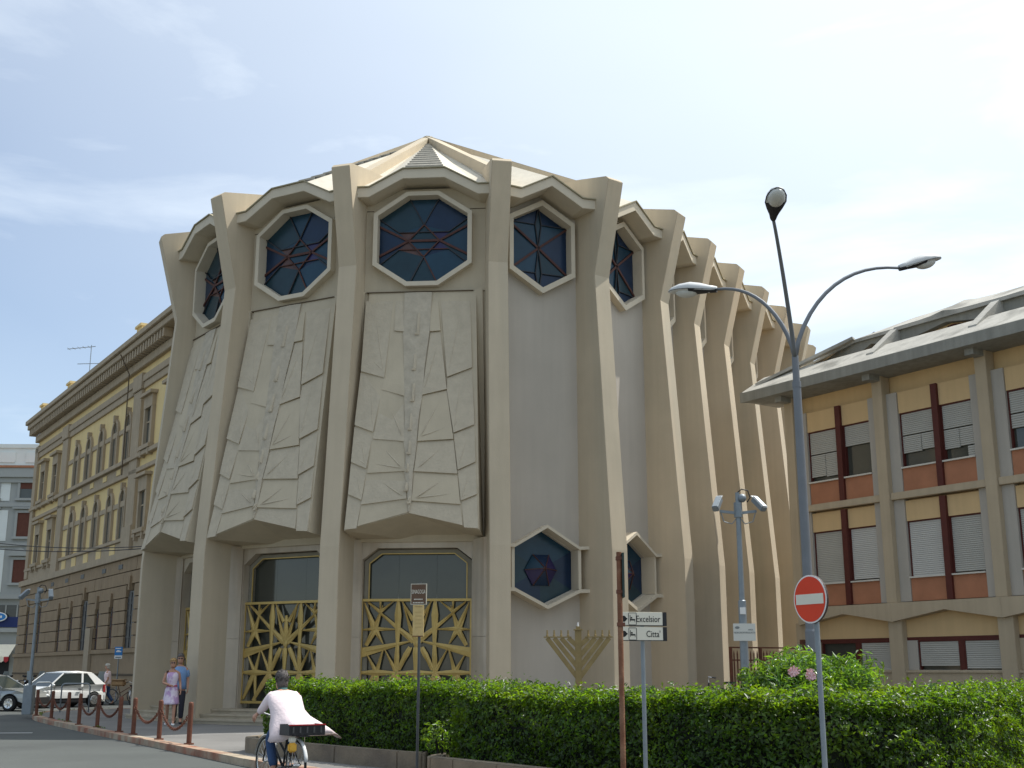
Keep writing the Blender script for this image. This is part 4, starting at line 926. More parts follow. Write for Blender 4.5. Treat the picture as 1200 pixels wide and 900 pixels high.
def hedge(label, path, width, ztop, zbot, dens, endcap=True):
    t = thing('hedge', label, 'hedge', (0, 0, 0))
    pts = np.array([(p.x, p.y) for p in path]); seg = np.diff(pts, axis=0); ln = np.hypot(seg[:, 0], seg[:, 1]); cum = np.r_[0, np.cumsum(ln)]; T = cum[-1]
    def at(s, d):
        k = np.clip(np.searchsorted(cum, s, side='right')-1, 0, len(ln)-1); f = ((s-cum[k])/ln[k])[:, None]; p = pts[k]*(1-f)+pts[k+1]*f
        tg = seg[k]/ln[k][:, None]; nr = np.stack([-tg[:, 1], tg[:, 0]], 1); return p+nr*d[:, None], nr, tg
    H = ztop-zbot; allP, allN = [], []
    for face, area in (('f', T*H), ('t', T*width), ('b', T*H*.35), ('s', width*H), ('e', width*H)):
        n = int(area*dens*(1.35 if face == 't' else .8)); s = rng.uniform(0, T, n); dep = np.abs(rng.normal(0, .075, n))-.03
        if face == 'f': u = rng.uniform(0, 1, n)**.9; d = dep+.045*lump(s, 3.1, 0)*np.sin(u*5+s)+.035*lump(u*4+s*.7, 2.4, 1)+.02*lump(s-u*3, 9, 2); z = zbot+u*H; d = d+.30*np.clip((u-.66)/.34, 0, 1)**2.2
        elif face == 'b': u = rng.uniform(.5, 1, n); d = width-dep; z = zbot+u*H
        elif face == 't': d = rng.uniform(0, width, n); z = ztop-dep
        else:
            s = np.where(face == 's', dep, T-dep)+0*s; d = rng.uniform(0, width, n); z = zbot+rng.uniform(0, 1, n)*H
        # rounded shoulders and uneven top
        top = ztop+.02*lump(s, 1.2, 2)+.026*lump(s, 7.3, .4)+.012*lump(s+d, 17, .4)
        edge = np.clip(1-np.minimum(d, width-d)/.16, 0, 1); z = z+(top-ztop)*(z-zbot)/H-.03*edge**2*((z-zbot)/H > .9)
        if face == 't': sprig = rng.uniform(size=n) < .14; z = z+np.where(sprig, np.abs(rng.normal(0, .06, n)), 0)
        p, nr, tg = at(s, d); P = np.c_[p, z]
        if face == 'f': Nn = np.c_[-nr, .2+1.6*np.clip((z-zbot)/H-.7, 0, 1)*3]
        elif face == 'b': Nn = np.c_[nr, np.full(n, .5)]
        elif face == 't': Nn = np.c_[nr*0, np.ones(n)]
        else: sg = -1 if face == 's' else 1; Nn = np.c_[tg*sg, np.full(n, .4)]
        allP.append(P); allN.append(Nn)
    # loose shoots from the top
    leaves(np.concatenate(allP), np.concatenate(allN), .060, .48, hedge_m, 'foliage', t)
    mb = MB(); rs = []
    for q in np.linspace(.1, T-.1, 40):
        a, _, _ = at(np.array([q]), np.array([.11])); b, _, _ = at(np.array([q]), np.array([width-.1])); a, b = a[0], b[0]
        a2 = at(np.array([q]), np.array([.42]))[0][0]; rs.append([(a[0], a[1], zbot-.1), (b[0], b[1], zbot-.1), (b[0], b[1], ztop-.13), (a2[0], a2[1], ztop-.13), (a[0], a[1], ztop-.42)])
    mb.rings(rs); mb.build('shade_core', stem_shade, t)  # added solid core: blocks light and gives the dark gaps between leaves
    return t
h1 = offset_path([p for p in path1][3:], .32)
h1 = [Vector((-4.28, 23.2, 0))]+h1+[Vector((-.35, 17.95, 0))] if False else h1
hp1 = smooth_path([(-4.62, 23.3), (-4.45, 22.75), (-2.95, 20.95), (-1.5, 19.25), (-.5, 18.3), (.1, 17.9)], 5)
hedge('short clipped green hedge in front of the two golden gates', hp1, 1.25, 1.32, .30, 2300)
hp2 = smooth_path([(-.86, 17.65), (-.62, 17.25), (.1, 16.3), (.75, 15.4), (1.4, 14.55), (2.1, 13.85), (3.05, 13.35), (4.15, 13.4), (5.1, 14.05), (6.0, 15.2), (7.5, 17.6), (9.3, 20.8)], 5)
hedge('long clipped green hedge across the lower right behind the sign poles', hp2, 1.35, 1.27, .34, 2500)
def bush(name, label, cat, c, r, n, size, asp, m, nclump=40, group=None):
    t = thing(name, label, cat, (c[0], c[1], 0), group=group); P, Nn = [], []
    for k in range(nclump):
        v = rng.normal(size=3); v /= np.linalg.norm(v); v[2] = abs(v[2])*1.1-.2; cc = v*np.array(r)*rng.uniform(.6, .98); cr = .28*min(r)*rng.uniform(.6, 1.3)+.08
        w = rng.normal(size=(n//nclump, 3)); w /= np.linalg.norm(w, axis=1)[:, None]; P.append(cc+w*cr*rng.uniform(.6, 1.15, (n//nclump, 1))); Nn.append(w+np.array([0, 0, .4]))
    P = np.concatenate(P)+np.array([0, 0, c[2]]); Nn = np.concatenate(Nn)
    leaves(P, Nn, size, asp, m, 'foliage', t, wild=.9)
    mb = MB(); 
    for k in range(9):
        a = 2*pi*k/9; mb = MB(); mb.tube([(0.12*cos(a), .12*sin(a), .3), (r[0]*.35*cos(a), r[1]*.35*sin(a), c[2]*.7), (r[0]*.65*cos(a+.3), r[1]*.65*sin(a+.3), c[2]+r[2]*.5)], [.03, .022, .01], 6); mb.build('stem', stem_shade, t)
    return t
ol = bush('oleander_bush', 'rounded oleander bush with pink blossoms and long glossy leaves behind the hedge', 'bush', (gx(962, 20.5), 20.5, .95), (1.22, .9, .92), 15000, .15, .2, bush_m, 60)
for (px, py) in ((927, 787), (950, 791), (944, 777)):
    Y = 19.6; x = gx(px, Y); z = 1.6+(784-py)/1439*Y
    if py == 777: continue
    for k in range(10):
        mb = MB(); a = rng.uniform(0, 2*pi); q = rng.uniform(0, .075); cx, cz, cy = x-ol.location.x+q*cos(a), z+q*sin(a), Y-ol.location.y-.12+rng.uniform(-.04, .04)
        for j in range(5):
            b = 2*pi*j/5+a; mb.poly([(cx, cy, cz), (cx+.05*cos(b-.4), cy-.02, cz+.05*sin(b-.4)), (cx+.062*cos(b), cy-.015, cz+.062*sin(b)), (cx+.05*cos(b+.4), cy-.02, cz+.05*sin(b+.4))])
        mb.build('blossom', petal, ol)
bush('low_shrub', 'low dark shrub at the left end of the long hedge', 'shrub', (-.95, 17.95, .55), (.3, .3, .3), 900, .06, .45, hedge_m, 8)
bush('low_shrub', 'pale sprouting shrub left of the oleander bush', 'shrub', (gx(872, 22.5), 22.5, 1.05), (.35, .35, .5), 1200, .12, .22, bush_m, 10)

wt = MB(); 
wp = []
for q in range(220):
    i_ = int(rng.integers(8, 26)); p_ = inner[i_].lerp(inner[i_+1], float(rng.uniform())); 
    if math.sin(p_.x*2.3) > .1: wp.append((p_.x+rng.normal(0, .04), p_.y+rng.normal(0, .04), .14+abs(rng.normal(0, .02))))
wp = np.array(wp); o = leaves(wp, np.tile([0, 0, 1.], (len(wp), 1)), .07, .3, hedge_m, 'kerb_weeds', None, wild=1.2); tag(o, kind='stuff')
# ================================================================== STREET FURNITURE
def zat(py, Y): a = math.atan((450-py)/1400)+PITCH; return 1.6+Y*tan(a)
def xat(px, py, Y): b = (450-py)/1400; return (px-600)/1400/(cos(PITCH)-b*sin(PITCH))*Y
# bollards with chains
bol = [(47.3, 837, 'rust brown bollard at the far left end of the chain row'), (65, 840, 'second rust brown bollard from the left by the silver hoop'), (84, 843.5, 'third rust brown bollard from the left below the white car'), (97.5, 847, 'fourth rust brown bollard, close to the third, no chain between'),
       (119, 850, 'fifth rust brown bollard from the left below the scooter'), (145, 855, 'sixth rust brown bollard, below the blue parking sign'), (161.3, 858, 'seventh rust brown bollard, close to the sixth without a chain'), (191.6, 863.6, 'eighth rust brown bollard just left of the woman in the dress'), (226.6, 869, 'nearest rust brown bollard at the right end of the chain row')]
bp_ = []
for px, py, lab in bol:
    Y = 1.48*1439/(py-784); x = gx(px, Y); h = .83
    t = thing('bollard', lab, 'bollard', (x, Y, .12), group='rust brown bollards along the kerb'); lean = rng.uniform(-.02, .02)
    MB().tube([(0, 0, 0), (0, 0, h-.06), (0, 0, h-.02), (0, 0, h)], [.052, .052, .048, .03], 12).build('post', rust, t)
    MB().tube([(0, 0, 0), (0, 0, .03)], .1, 14).build('base_plate', rust, t)
    t.rotation_euler = (lean, lean*.7, 0); bp_.append(Vector((x, Y, .12)))
link_me = MB().torus((0, 0, 0), .032, .0095, 'y', 8, 4)
link_me.v = [(v[0]*1.55, v[1], v[2]) for v in link_me.v]; link_me = link_me.mesh('chain_link', rust, True)
for i, j, sag, lab in ((0, 1, .32, 'leftmost chain, between the first two bollards'), (1, 2, .34, 'drooping chain between the second and third bollards'), (3, 4, .36, 'drooping chain between the fourth and fifth bollards'), (4, 5, .34, 'drooping chain between the fifth and sixth bollards'), (6, 7, .34, 'drooping chain between the seventh and eighth bollards'), (7, 8, .40, 'nearest drooping chain in front of the walking woman')):
    a, b = bp_[i]+Vector((0, 0, .66)), bp_[j]+Vector((0, 0, .66)); t = thing('chain', lab, 'chain', a, group='chains hung between the bollards')
    L = (b-a).length; n = int(L*1.18/.078)
    for k in range(n):
        f = (k+.5)/n; p = (b-a)*f+Vector((0, 0, -4*sag*f*(1-f))); d = (b-a)+Vector((0, 0, -4*sag*(1-2*f)))
        o = link('chain_link', link_me, t, p); o.rotation_euler = (d.to_track_quat('X', 'Z') @ Matrix.Rotation(pi/2*(k % 2), 4, 'X').to_quaternion()).to_euler()
# bicycle hoops
for (px, py, w, lab) in ((91, 833, .95, 'grey tubular bicycle hoop beside the third bollard'), (53, 829, .7, 'grey tubular bicycle hoop behind the leftmost bollards')):
    Y = 1.48*1439/(py-784); h = .98
    t = thing('bike_hoop', lab, 'bike hoop', (gx(px, Y), Y, .12), radians(12 if px > 60 else 55)); R = .12
    pts = [(-w/2, 0, 0), (-w/2, 0, h-R)]+[(-w/2+R-R*cos(a), 0, h-R+R*sin(a)) for a in (pi/8, pi/4, 3*pi/8, pi/2)]+[(w/2-R+R*sin(a), 0, h-R+R*cos(a)) for a in (0.01, pi/8, pi/4, 3*pi/8, pi/2)]+[(w/2, 0, 0)]
    MB().tube(pts, .025, 8).build('hoop', galv, t, smooth=True)
    for sx in (-1, 1): MB().tube([(sx*w/2, 0, 0), (sx*w/2, 0, .012)], .07, 10).build('base_plate', galv, t)
# surveillance poles
def camera_head(parent, z, s=1.0):
    for sx in (-1, 1):
        MB().bar((sx*.05*s, 0, z-.22*s), (sx*.42*s, 0, z-.18*s), .06*s, .06*s).build('bracket_arm', galv, parent)
        mb = MB(); mb.bar((sx*.40*s, .10, z+.13*s), (sx*.56*s, -.22*s, z-.16*s), .15*s, .15*s); cm = mb.build('camera_housing', galv, parent, bevel=.02*s)
        mb = MB(); mb.bar((sx*.39*s, .12, z+.19*s), (sx*.55*s, -.18*s, z-.09*s), .15*s, .02*s); mb.build('sun_shield', mat('shield_grey', (.5, .5, .48), .5), cm)
        MB().tube([(sx*.40*s, 0, z-.2*s), (sx*.33*s, 0, z-.42*s), (sx*.15*s, 0, z-.47*s), (sx*.05*s, 0, z-.35*s)], .013*s, 6).build('cable', galv, parent)
    MB().tube([(0, 0, z-.32*s), (0, 0, z+.02*s)], .095*s, 10).build('junction_box', galv, parent)
    MB().tube([(0, 0, z), (0, 0, z+.25*s)], .05*s, 8).build('mast_tip', galv, parent)
    MB().ell((.1*s, -.02, z+.12*s), (.1*s, .1*s, .1*s)).build('dome_camera', galv, parent, smooth=True)
    MB().tube([(0, 0, z+.25*s), (.1*s, 0, z+.33*s), (.24*s, 0, z+.30*s), (.29*s, 0, z+.14*s), (.22*s, 0, z+.03*s)], .016*s, 6).build('cable', darkm, parent)
Y = 26.0; zt = zat(590, Y)
cp = thing('surveillance_pole', 'grey steel pole with two cameras and a white notice beside the oleander', 'camera pole', (gx(873, Y), Y, .12))
MB().tube([(0, 0, 0), (0, 0, 2.9), (0, 0, 2.92), (0, 0, zt-.3)], [.095, .085, .06, .055], 12).build('pole', galv, cp, smooth=False)
camera_head(cp, zt-.12, .95)
mb = MB(); mb.box(-.07, .05, -.105, -.085, zat(720, Y)-.12, zat(712, Y)-.12); mb.build('small_label', whitep, cp)
zc = zat(741, Y)-.12; pl = MB().box(-.235, .235, -.125, -.11, zc-.18, zc+.18).build('notice_plate', signcream if False else mat('pale_notice', (.66, .66, .60), .5, .05), cp)
for s_, sz, dx, dz in (('VIDEOSORVEGLIATA', .05, 0, -.01), ('AREA', .04, .13, .05)):
    link('lettering', text_mesh(s_, sz, mat('grey_print', (.22, .24, .24), .7), .002), pl, (dx, -.128, zc+dz))
MB().prism([(-.15+.05*cos(a), -.126, zc+.095+.028*sin(a)) for a in np.linspace(0, 2*pi, 12, endpoint=False)], (0, -.003, 0)).build('eye_logo', mat('grey_print', (.2, .2, .2)), pl)
Y = 41.5; zt = zat(697, Y)
cp = thing('surveillance_pole', 'tall thin camera pole on a grey cabinet at the far left pavement tip', 'camera pole', (gx(37, Y), Y, .12))
MB().box(-.16, .16, -.14, .14, 0, .95).build('cabinet', galv, cp, bevel=.02)
MB().tube([(0, 0, .9), (0, 0, zt)], [.06, .045], 10).build('pole', galv, cp)
camera_head(cp, zt-.1, .95)
# triple street lamp
Y = 24.0; zj = zat(420, Y)
lp = thing('street_lamp', 'tall grey steel street lamp with three curved arms and lamp heads', 'street lamp', (gx(952.5, Y), Y, .12))
zj -= .12
MB().tube([(0, 0, 0), (0, 0, 2.2), (0, 0, 2.25), (0, 0, zj-.6), (0, 0, zj-.58), (0, 0, zj+.05)], [.115, .112, .098, .085, .072, .07], 16).build('post', lampgrey, lp, smooth=False)
MB().tube([(0, 0, zj-.62), (0, 0, zj-.5)], .092, 16).build('collar', lampgrey, lp)
def lamp_head(d, tip, K_=1.3):
    """a cobra head: d = unit direction the arm points along (3d)"""
    d = Vector(d).normalized(); up = Vector((0, 0, 1)); sd = d.cross(up).normalized(); u = sd.cross(d); tip = Vector(tip)
    def pt(a, b, c_): return tip+d*a+sd*b+u*c_
    prof = [(a*K_, b*K_, c*K_, e*K_) for a, b, c, e in [(0, .05, .05, .04), (.12, .075, .075, .055), (.28, .13, .12, .05), (.45, .175, .145, .04), (.62, .165, .12, .035), (.76, .11, .06, .03), (.82, .03, .01, .02)]]
    rs = [[pt(a, w*cos(t), (h*sin(t) if sin(t) > 0 else lo*sin(t))) for t in np.linspace(0, 2*pi, 14, endpoint=False)] for a, w, h, lo in prof]
    hd = MB().rings(rs).build('lamp_head', mat('lamp_shell', (.62, .62, .60), .4, .06), lp, smooth=True)
    rs = [[pt(a, w*1.04*cos(t), .012*sin(t)-.01) for t in np.linspace(0, 2*pi, 14, endpoint=False)] for a, w, h, lo in prof]
    MB().rings(rs).build('rim', darkm, hd)
    rs = [[pt(a, w*.95*cos(t), -lo*1.2-abs(sin(t))*.02 if False else -.02-.05*abs(sin(t))*1 if sin(t) < 0 else -.012) for t in np.linspace(0, 2*pi, 14, endpoint=False)] for a, w, h, lo in prof[:4]]
    MB().rings(rs).build('gear_tray', darkm, hd)
    mb = MB(); rs = []
    for k in range(6):
        q = pi/2*k/5.2; rs.append([pt(.66+.25*cos(q)*cos(t), .165*cos(q)*sin(t), -.025-.13*sin(q)) for t in np.linspace(0, 2*pi, 14, endpoint=False)])
    mb.rings(rs).build('lamp_glass', mat('frosted_glass', (.62, .62, .58), .25, .1, 6), hd, smooth=True)
def arm(target_px, target_py, az, reach, name='arm'):
    ztip = zat(target_py, Y)
    return ztip
def arc_arm(dx, dy, ztip, straight=.0):
    """from the junction outwards and up, ending near horizontal"""
    zt_ = ztip-.12; pts = []
    for k in range(13):
        f = k/12; r = f**1.35 if straight == 0 else f**1.12; hh = 1-(1-f)**(2.1 if straight == 0 else 1.18)
        pts.append((dx*r, dy*r, zj+(zt_-zj)*hh))
    MB().tube(pts, [.05-.018*k/12 for k in range(13)], 10).build('arm', lampgrey, lp, smooth=True); return Vector(pts[-1]), (Vector(pts[-1])-Vector(pts[-2])).normalized()
bx, by = lp.location.x, lp.location.y
Yl, Yr, Yc = 24.6, 24.6, 21.6
tp, d = arc_arm(xat(840, 340, Yl)-bx, Yl-by, zat(339, Yl)); d = Vector((d.x, d.y, .07)); lamp_head(d, tp)
tp, d = arc_arm(xat(1054, 314, Yr)-bx, Yr-by, zat(314, Yr)); d = Vector((d.x, d.y, 0)).normalized()+Vector((0, 0, .30)); lamp_head(d, tp)
tp, d = arc_arm(xat(906, 256, Yc)-bx, Yc-by, zat(256, Yc), 1); lamp_head(Vector((-.10, -1, .32)), tp, 1.12)
# no entry sign
Y = 12.6; r = .5*56/1439*Y*1.02
ne = thing('no_entry_sign', 'round red no entry sign with white bar on a grey pole', 'road sign', (gx(961.5, Y), Y+.05, .12), radians(-62))
zc = zat(702, Y)-.12; hx = 0
MB().tube([(0, 0, 0), (0, 0, zc+.2)], .028, 12).build('pole', galv, ne)
dsc = MB().prism(disc_poly(r, r, -.07, 40, 0, zc), (0, .025, 0)).build('disc_back', mat('dark_sign_back', (.07, .05, .045), .7), ne)
MB().prism(disc_poly(r*.995, r*.995, -.073, 40, 0, zc), (0, .0025, 0)).build('rim', whitep, dsc)
MB().prism(disc_poly(r*.93, r*.93, -.077, 40, 0, zc), (0, .0035, 0)).build('red_face', redsign, dsc)
MB().box(-r*.83, r*.83, -.080, -.0775, zc-r*.21, zc+r*.21).build('white_bar', signcream, dsc)
for zz in (-.1, .1): MB().box(-.05, .05, -.045, .03, zc+zz-.012, zc+zz+.012).build('clamp', galv, ne)
# brown pole with sign seen edge-on
Y = 13.2
bpz = thing('brown_signpost', 'rusty brown pole with a dark sign plate seen edge-on near its top', 'signpost', (gx(728, Y), Y, .12))
MB().tube([(0, 0, 0), (0, 0, zat(647, Y)-.12)], .029, 12).build('pole', rustpole, bpz)
za, zb = zat(700, Y)-.12, zat(648, Y)-.12
MB().box(.028, .052, -.05, .38, za, zb).build('sign_plate', mat('dark_green_edge', (.03, .05, .045), .6), bpz)
for zz in (za+.06, zb-.06, 1.95): MB().box(-.035, .05, -.035, .035, zz-.02, zz+.02).build('clamp', rust, bpz)
# hotel and city direction signs
Y = 13.6
hs_ = thing('direction_signpost', 'grey pole carrying two cream direction signs reading Excelsior and Citta', 'signpost', (gx(754.5, Y), Y, .12), radians(14))
zT, zB = zat(717.5, Y)-.12, zat(752.5, Y)-.12; x0, x1 = -.295, .218
MB().tube([(0, .02, 0), (0, .02, zT-.05)], .024, 12).build('pole', galv, hs_)
for k, s_ in enumerate(('Excelsior', "Citta'")):
    hi = zT-k*(zT-zB)/2; lo = hi-(zT-zB)/2+.012
    b = MB().box(x0, x1, -.055, -.02, lo, hi).build('sign_board', signcream, hs_, bevel=.004)
    MB().box(x1+.0005, x1+.045, -.058, -.0, lo, hi).build('end_cap', darkm, b)
    MB().box(x0+.002, x1, -.057, -.0555, lo+.0, lo+.008).build('edge_line', blackm, b)
    h = hi-lo; link('lettering', text_mesh(s_, h*.66, blackm, .001, 'RIGHT', .78), b, (x1-.03, -.0575, lo+h*.48))
    # bed pictogram in a rounded frame
    fx, fzz = x0+.155, lo+h*.5; w_ = .042
    fr = MB()
    for (a_, b_, c_, d_) in ((-w_, w_, .062, .068), (-w_, w_, -.068, -.062), (-w_-.006, -w_, -.062, .062), (w_, w_+.006, -.062, .062)): fr.box(fx+a_, fx+b_, -.0575, -.0555, fzz+c_, fzz+d_)
    fr.build('pictogram_frame', blackm, b)
    MB().box(fx-.03, fx-.024, -.0575, -.0555, fzz-.03, fzz+.04).build('bed_symbol', blackm, b)
    MB().box(fx-.024, fx+.03, -.0575, -.0555, fzz-.018, fzz-.002).build('bed_symbol', blackm, b); MB().box(fx-.02, fx-.002, -.0575, -.0555, fzz+.003, fzz+.02).build('bed_symbol', blackm, b)
    MB().box(fx+.025, fx+.03, -.0575, -.0555, fzz-.035, fzz-.018).build('bed_symbol', blackm, b)
    MB().prism([(x0+.05+.034*cos(a), -.0575, fzz+.034*sin(a)) for a in np.linspace(0, 2*pi, 14, endpoint=False)], (0, .002, 0)).build('arrow_roundel', blackm, b)
    MB().prism([(x0+.098, -.0575, fzz), (x0+.083, -.0575, fzz+.012), (x0+.083, -.0575, fzz-.012)], (0, .002, 0)).build('arrow_head', blackm, b)
# synagogue sign
Y = 18.35
sg = thing('synagogue_sign', 'brown sign reading SINAGOGA above a faded cream panel on a thin pole', 'sign', (gx(489.5, Y), Y, .12), radians(-12))
zt, zm, zb = zat(684, Y)-.12, zat(709, Y)-.12, zat(746, Y)-.12
MB().tube([(.01, .02, 0), (.01, .02, zt+.02)], .021, 10).build('pole', mat('dark_steel_pole', (.07, .075, .08), .5), sg)
p = MB().box(-.125, .125, -.02, -.005, zm+.004, zt).build('sign_panel', creamsg if False else mat('cream_edge', (.55, .50, .40)), sg)
MB().box(-.113, .113, -.023, -.0205, zm+.016, zt-.012).build('brown_face', brownsg, p)
link('lettering', text_mesh('SINAGOGA', .088, signcream, .001, 'CENTER', .48), p, (0, -.0245, zt-.125))
for dz, wv in ((.235, .14), (.285, .17)):
    for k in range(7): MB().box(-wv/2+k*wv/7, -wv/2+(k+.68)*wv/7, -.0245, -.0235, zt-dz-.008, zt-dz+.008).build('small_print', signcream, p)
p = MB().box(-.085, .085, -.02, -.006, zb, zm).build('sign_panel', creamsg, sg)
MB().box(-.085, .085, -.022, -.0205, zb, zb+.012).build('panel_edge', rust, p); MB().box(-.06, .06, -.022, -.0205, zm-.03, zm-.024).build('panel_edge', rust, p)
for k in range(5):
    MB().box(-.05, .05, -.0215, -.0205, zm-.12-k*.055, zm-.10-k*.055).build('faded_print', mat('faded_print', (.50, .36, .15), .7), p)
# blue parking sign
Y = 61.0
bs = thing('parking_sign', 'small blue and white parking sign on a pole behind the pedestrian', 'road sign', (gx(138, Y), Y, 0))
MB().tube([(0, 0, 0), (0, 0, zat(760, Y))], .03, 8).build('pole', galv, bs)
p = MB().box(-.19, .19, -.06, -.035, zat(768, Y), zat(758, Y)).build('blue_panel', bluesg, bs); zc = zat(763.5, Y)
MB().box(-.12, .13, -.065, -.0605, zc-.03, zc+.03).build('car_symbol', whitep, p); MB().box(-.08, .05, -.065, -.0605, zc+.031, zc+.07).build('car_symbol', whitep, p)
MB().box(-.16, .12, -.065, -.0605, zc+.13, zc+.17).build('small_print', whitep, p)
p = MB().box(-.19, .19, -.06, -.035, zat(772, Y), zat(768.1, Y)).build('white_panel', whitep, bs)
MB().box(-.14, .14, -.065, -.0605, zat(771, Y), zat(769.6, Y)).build('small_print', mat('grey_print', (.3, .3, .3)), p)
# menorah
Y = 27.0; zt = zat(740, Y)-.12; zj_ = zat(795, Y)-.12; hw = 36.5/1439*Y
mn = thing('menorah', 'large bronze gold nine branched menorah standing behind the hedge', 'menorah', (gx(678, Y), Y, .12), radians(-4))
MB().box(-.072, .072, -.06, .06, 0, zt+.02).build('stem', menorah_m, mn, bevel=.006)
MB().box(-.10, .10, -.09, .09, zt+.021, zt+.05).build('cup', menorah_m, mn); MB().box(-.05, .05, -.045, .045, zt+.051, zt+.11).build('cup', menorah_m, mn); MB().tube([(0, 0, zt+.11), (0, 0, zt+.20)], [.02, .014], 8).build('light', whitep, mn)
MB().box(-.4, .4, -.25, .25, 0, .12).build('base', menorah_m, mn)
for k in range(4):
    xx = hw*(1-k*.225); 
    zb_ = zj_+(zt-zj_)*(.02+.22*k*1.02)
    for sx in (-1, 1):
        br = MB().bar((sx*.03, .0, zb_), (sx*xx, .0, zt-.14), .10, .08, up=(0, 1, 0)).build('branch', menorah_m, mn)
        MB().box(sx*xx-.075, sx*xx+.075, -.06, .06, zt-.135, zt-.11).build('cup', menorah_m, br); MB().tube([(sx*xx, 0, zt-.11), (sx*xx, 0, zt-.075), (sx*xx, 0, zt-.07), (sx*xx, 0, zt+.03)], [.028, .028, .02, .016], 8).build('candle_holder', menorah_m, br)
# iron railing between the buildings
a, b = Vector((gx(857, 35.5), 35.5, .12)), Vector((gx(949, 37.0), 37.0, .12)); d = b-a; L = d.length
rl = thing('iron_railing', 'rusty brown iron railing between the synagogue and the ochre block', 'railing', a, atan2(d.y, d.x))
ht = zat(759, 36)-.12
for z in (ht, ht-.36, .25): MB().bar((0, 0, z), (L, 0, z), .05, .04).build('rail', rust, rl)
for x in (0, L*.37, L): MB().box(x-.035, x+.035, -.035, .035, 0, ht+.02).build('post', rust, rl)
k = 0; x = .12
bar_me = MB().tube([(0, 0, .1), (0, 0, ht-.18), (0, 0, ht-.08)], [.022, .022, .004], 6).mesh('railing_bar', rust)
while x < L-.08: link('railing_bar', bar_me, rl, (x, 0, 0)); x += .125
MB().box(L-.3, L-.02, -.1, .05, ht-.05, ht+.25).build('meter_box', rust, rl)
# overhead cables
def cable(lab, a, b, sag, r=.018):
    t = thing('overhead_cable', lab, 'cable', a); a, b = Vector(a), Vector(b); MB().tube([(b-a)*(k/14)+Vector((0, 0, -4*sag*(k/14)*(1-k/14))) for k in range(15)], r, 5).build('wire', darkm, t)
cable('upper thin black cable crossing the yellow palazzo', (xat(-60, 628, 52), 52, zat(628, 52)), (xat(172, 640, 46), 46, zat(640, 46)), .25)
cable('lower thin black cable crossing the yellow palazzo', (xat(-60, 632, 50), 50, zat(637, 50)), (xat(172, 641, 45.5), 45.5, zat(642.5, 45.5)), .22)

# ================================================================== CARS
def wheel(parent, x, y, r, cap):
    sy = -1 if y < 0 else 1
    w = MB(); w.rings([[(x+rr*cos(a), y+dy, r+rr*sin(a)) for a in np.linspace(0, 2*pi, 22, endpoint=False)] for rr, dy in ((r*.9, sy*.03), (r, sy*.0), (r, -sy*.15), (r*.9, -sy*.18))])
    wo = w.build('wheel', rubber, parent)
    h = MB(); h.rings([[(x+rr*cos(a), y+dy, r+rr*sin(a)) for a in np.linspace(0, 2*pi, 18, endpoint=False)] for rr, dy in ((r*.66, sy*.028), (r*.62, sy*.045), (r*.3, sy*.03), (r*.12, sy*.04))]).build('rim', cap, wo)
    for k in range(7):
        a = 2*pi*k/7; MB().bar((x+r*.18*cos(a), y+sy*.046, r+r*.18*sin(a)), (x+r*.58*cos(a), y+sy*.046, r+r*.58*sin(a)), .03, .012, up=(0, 1, 0)).build('spoke', cap, wo)
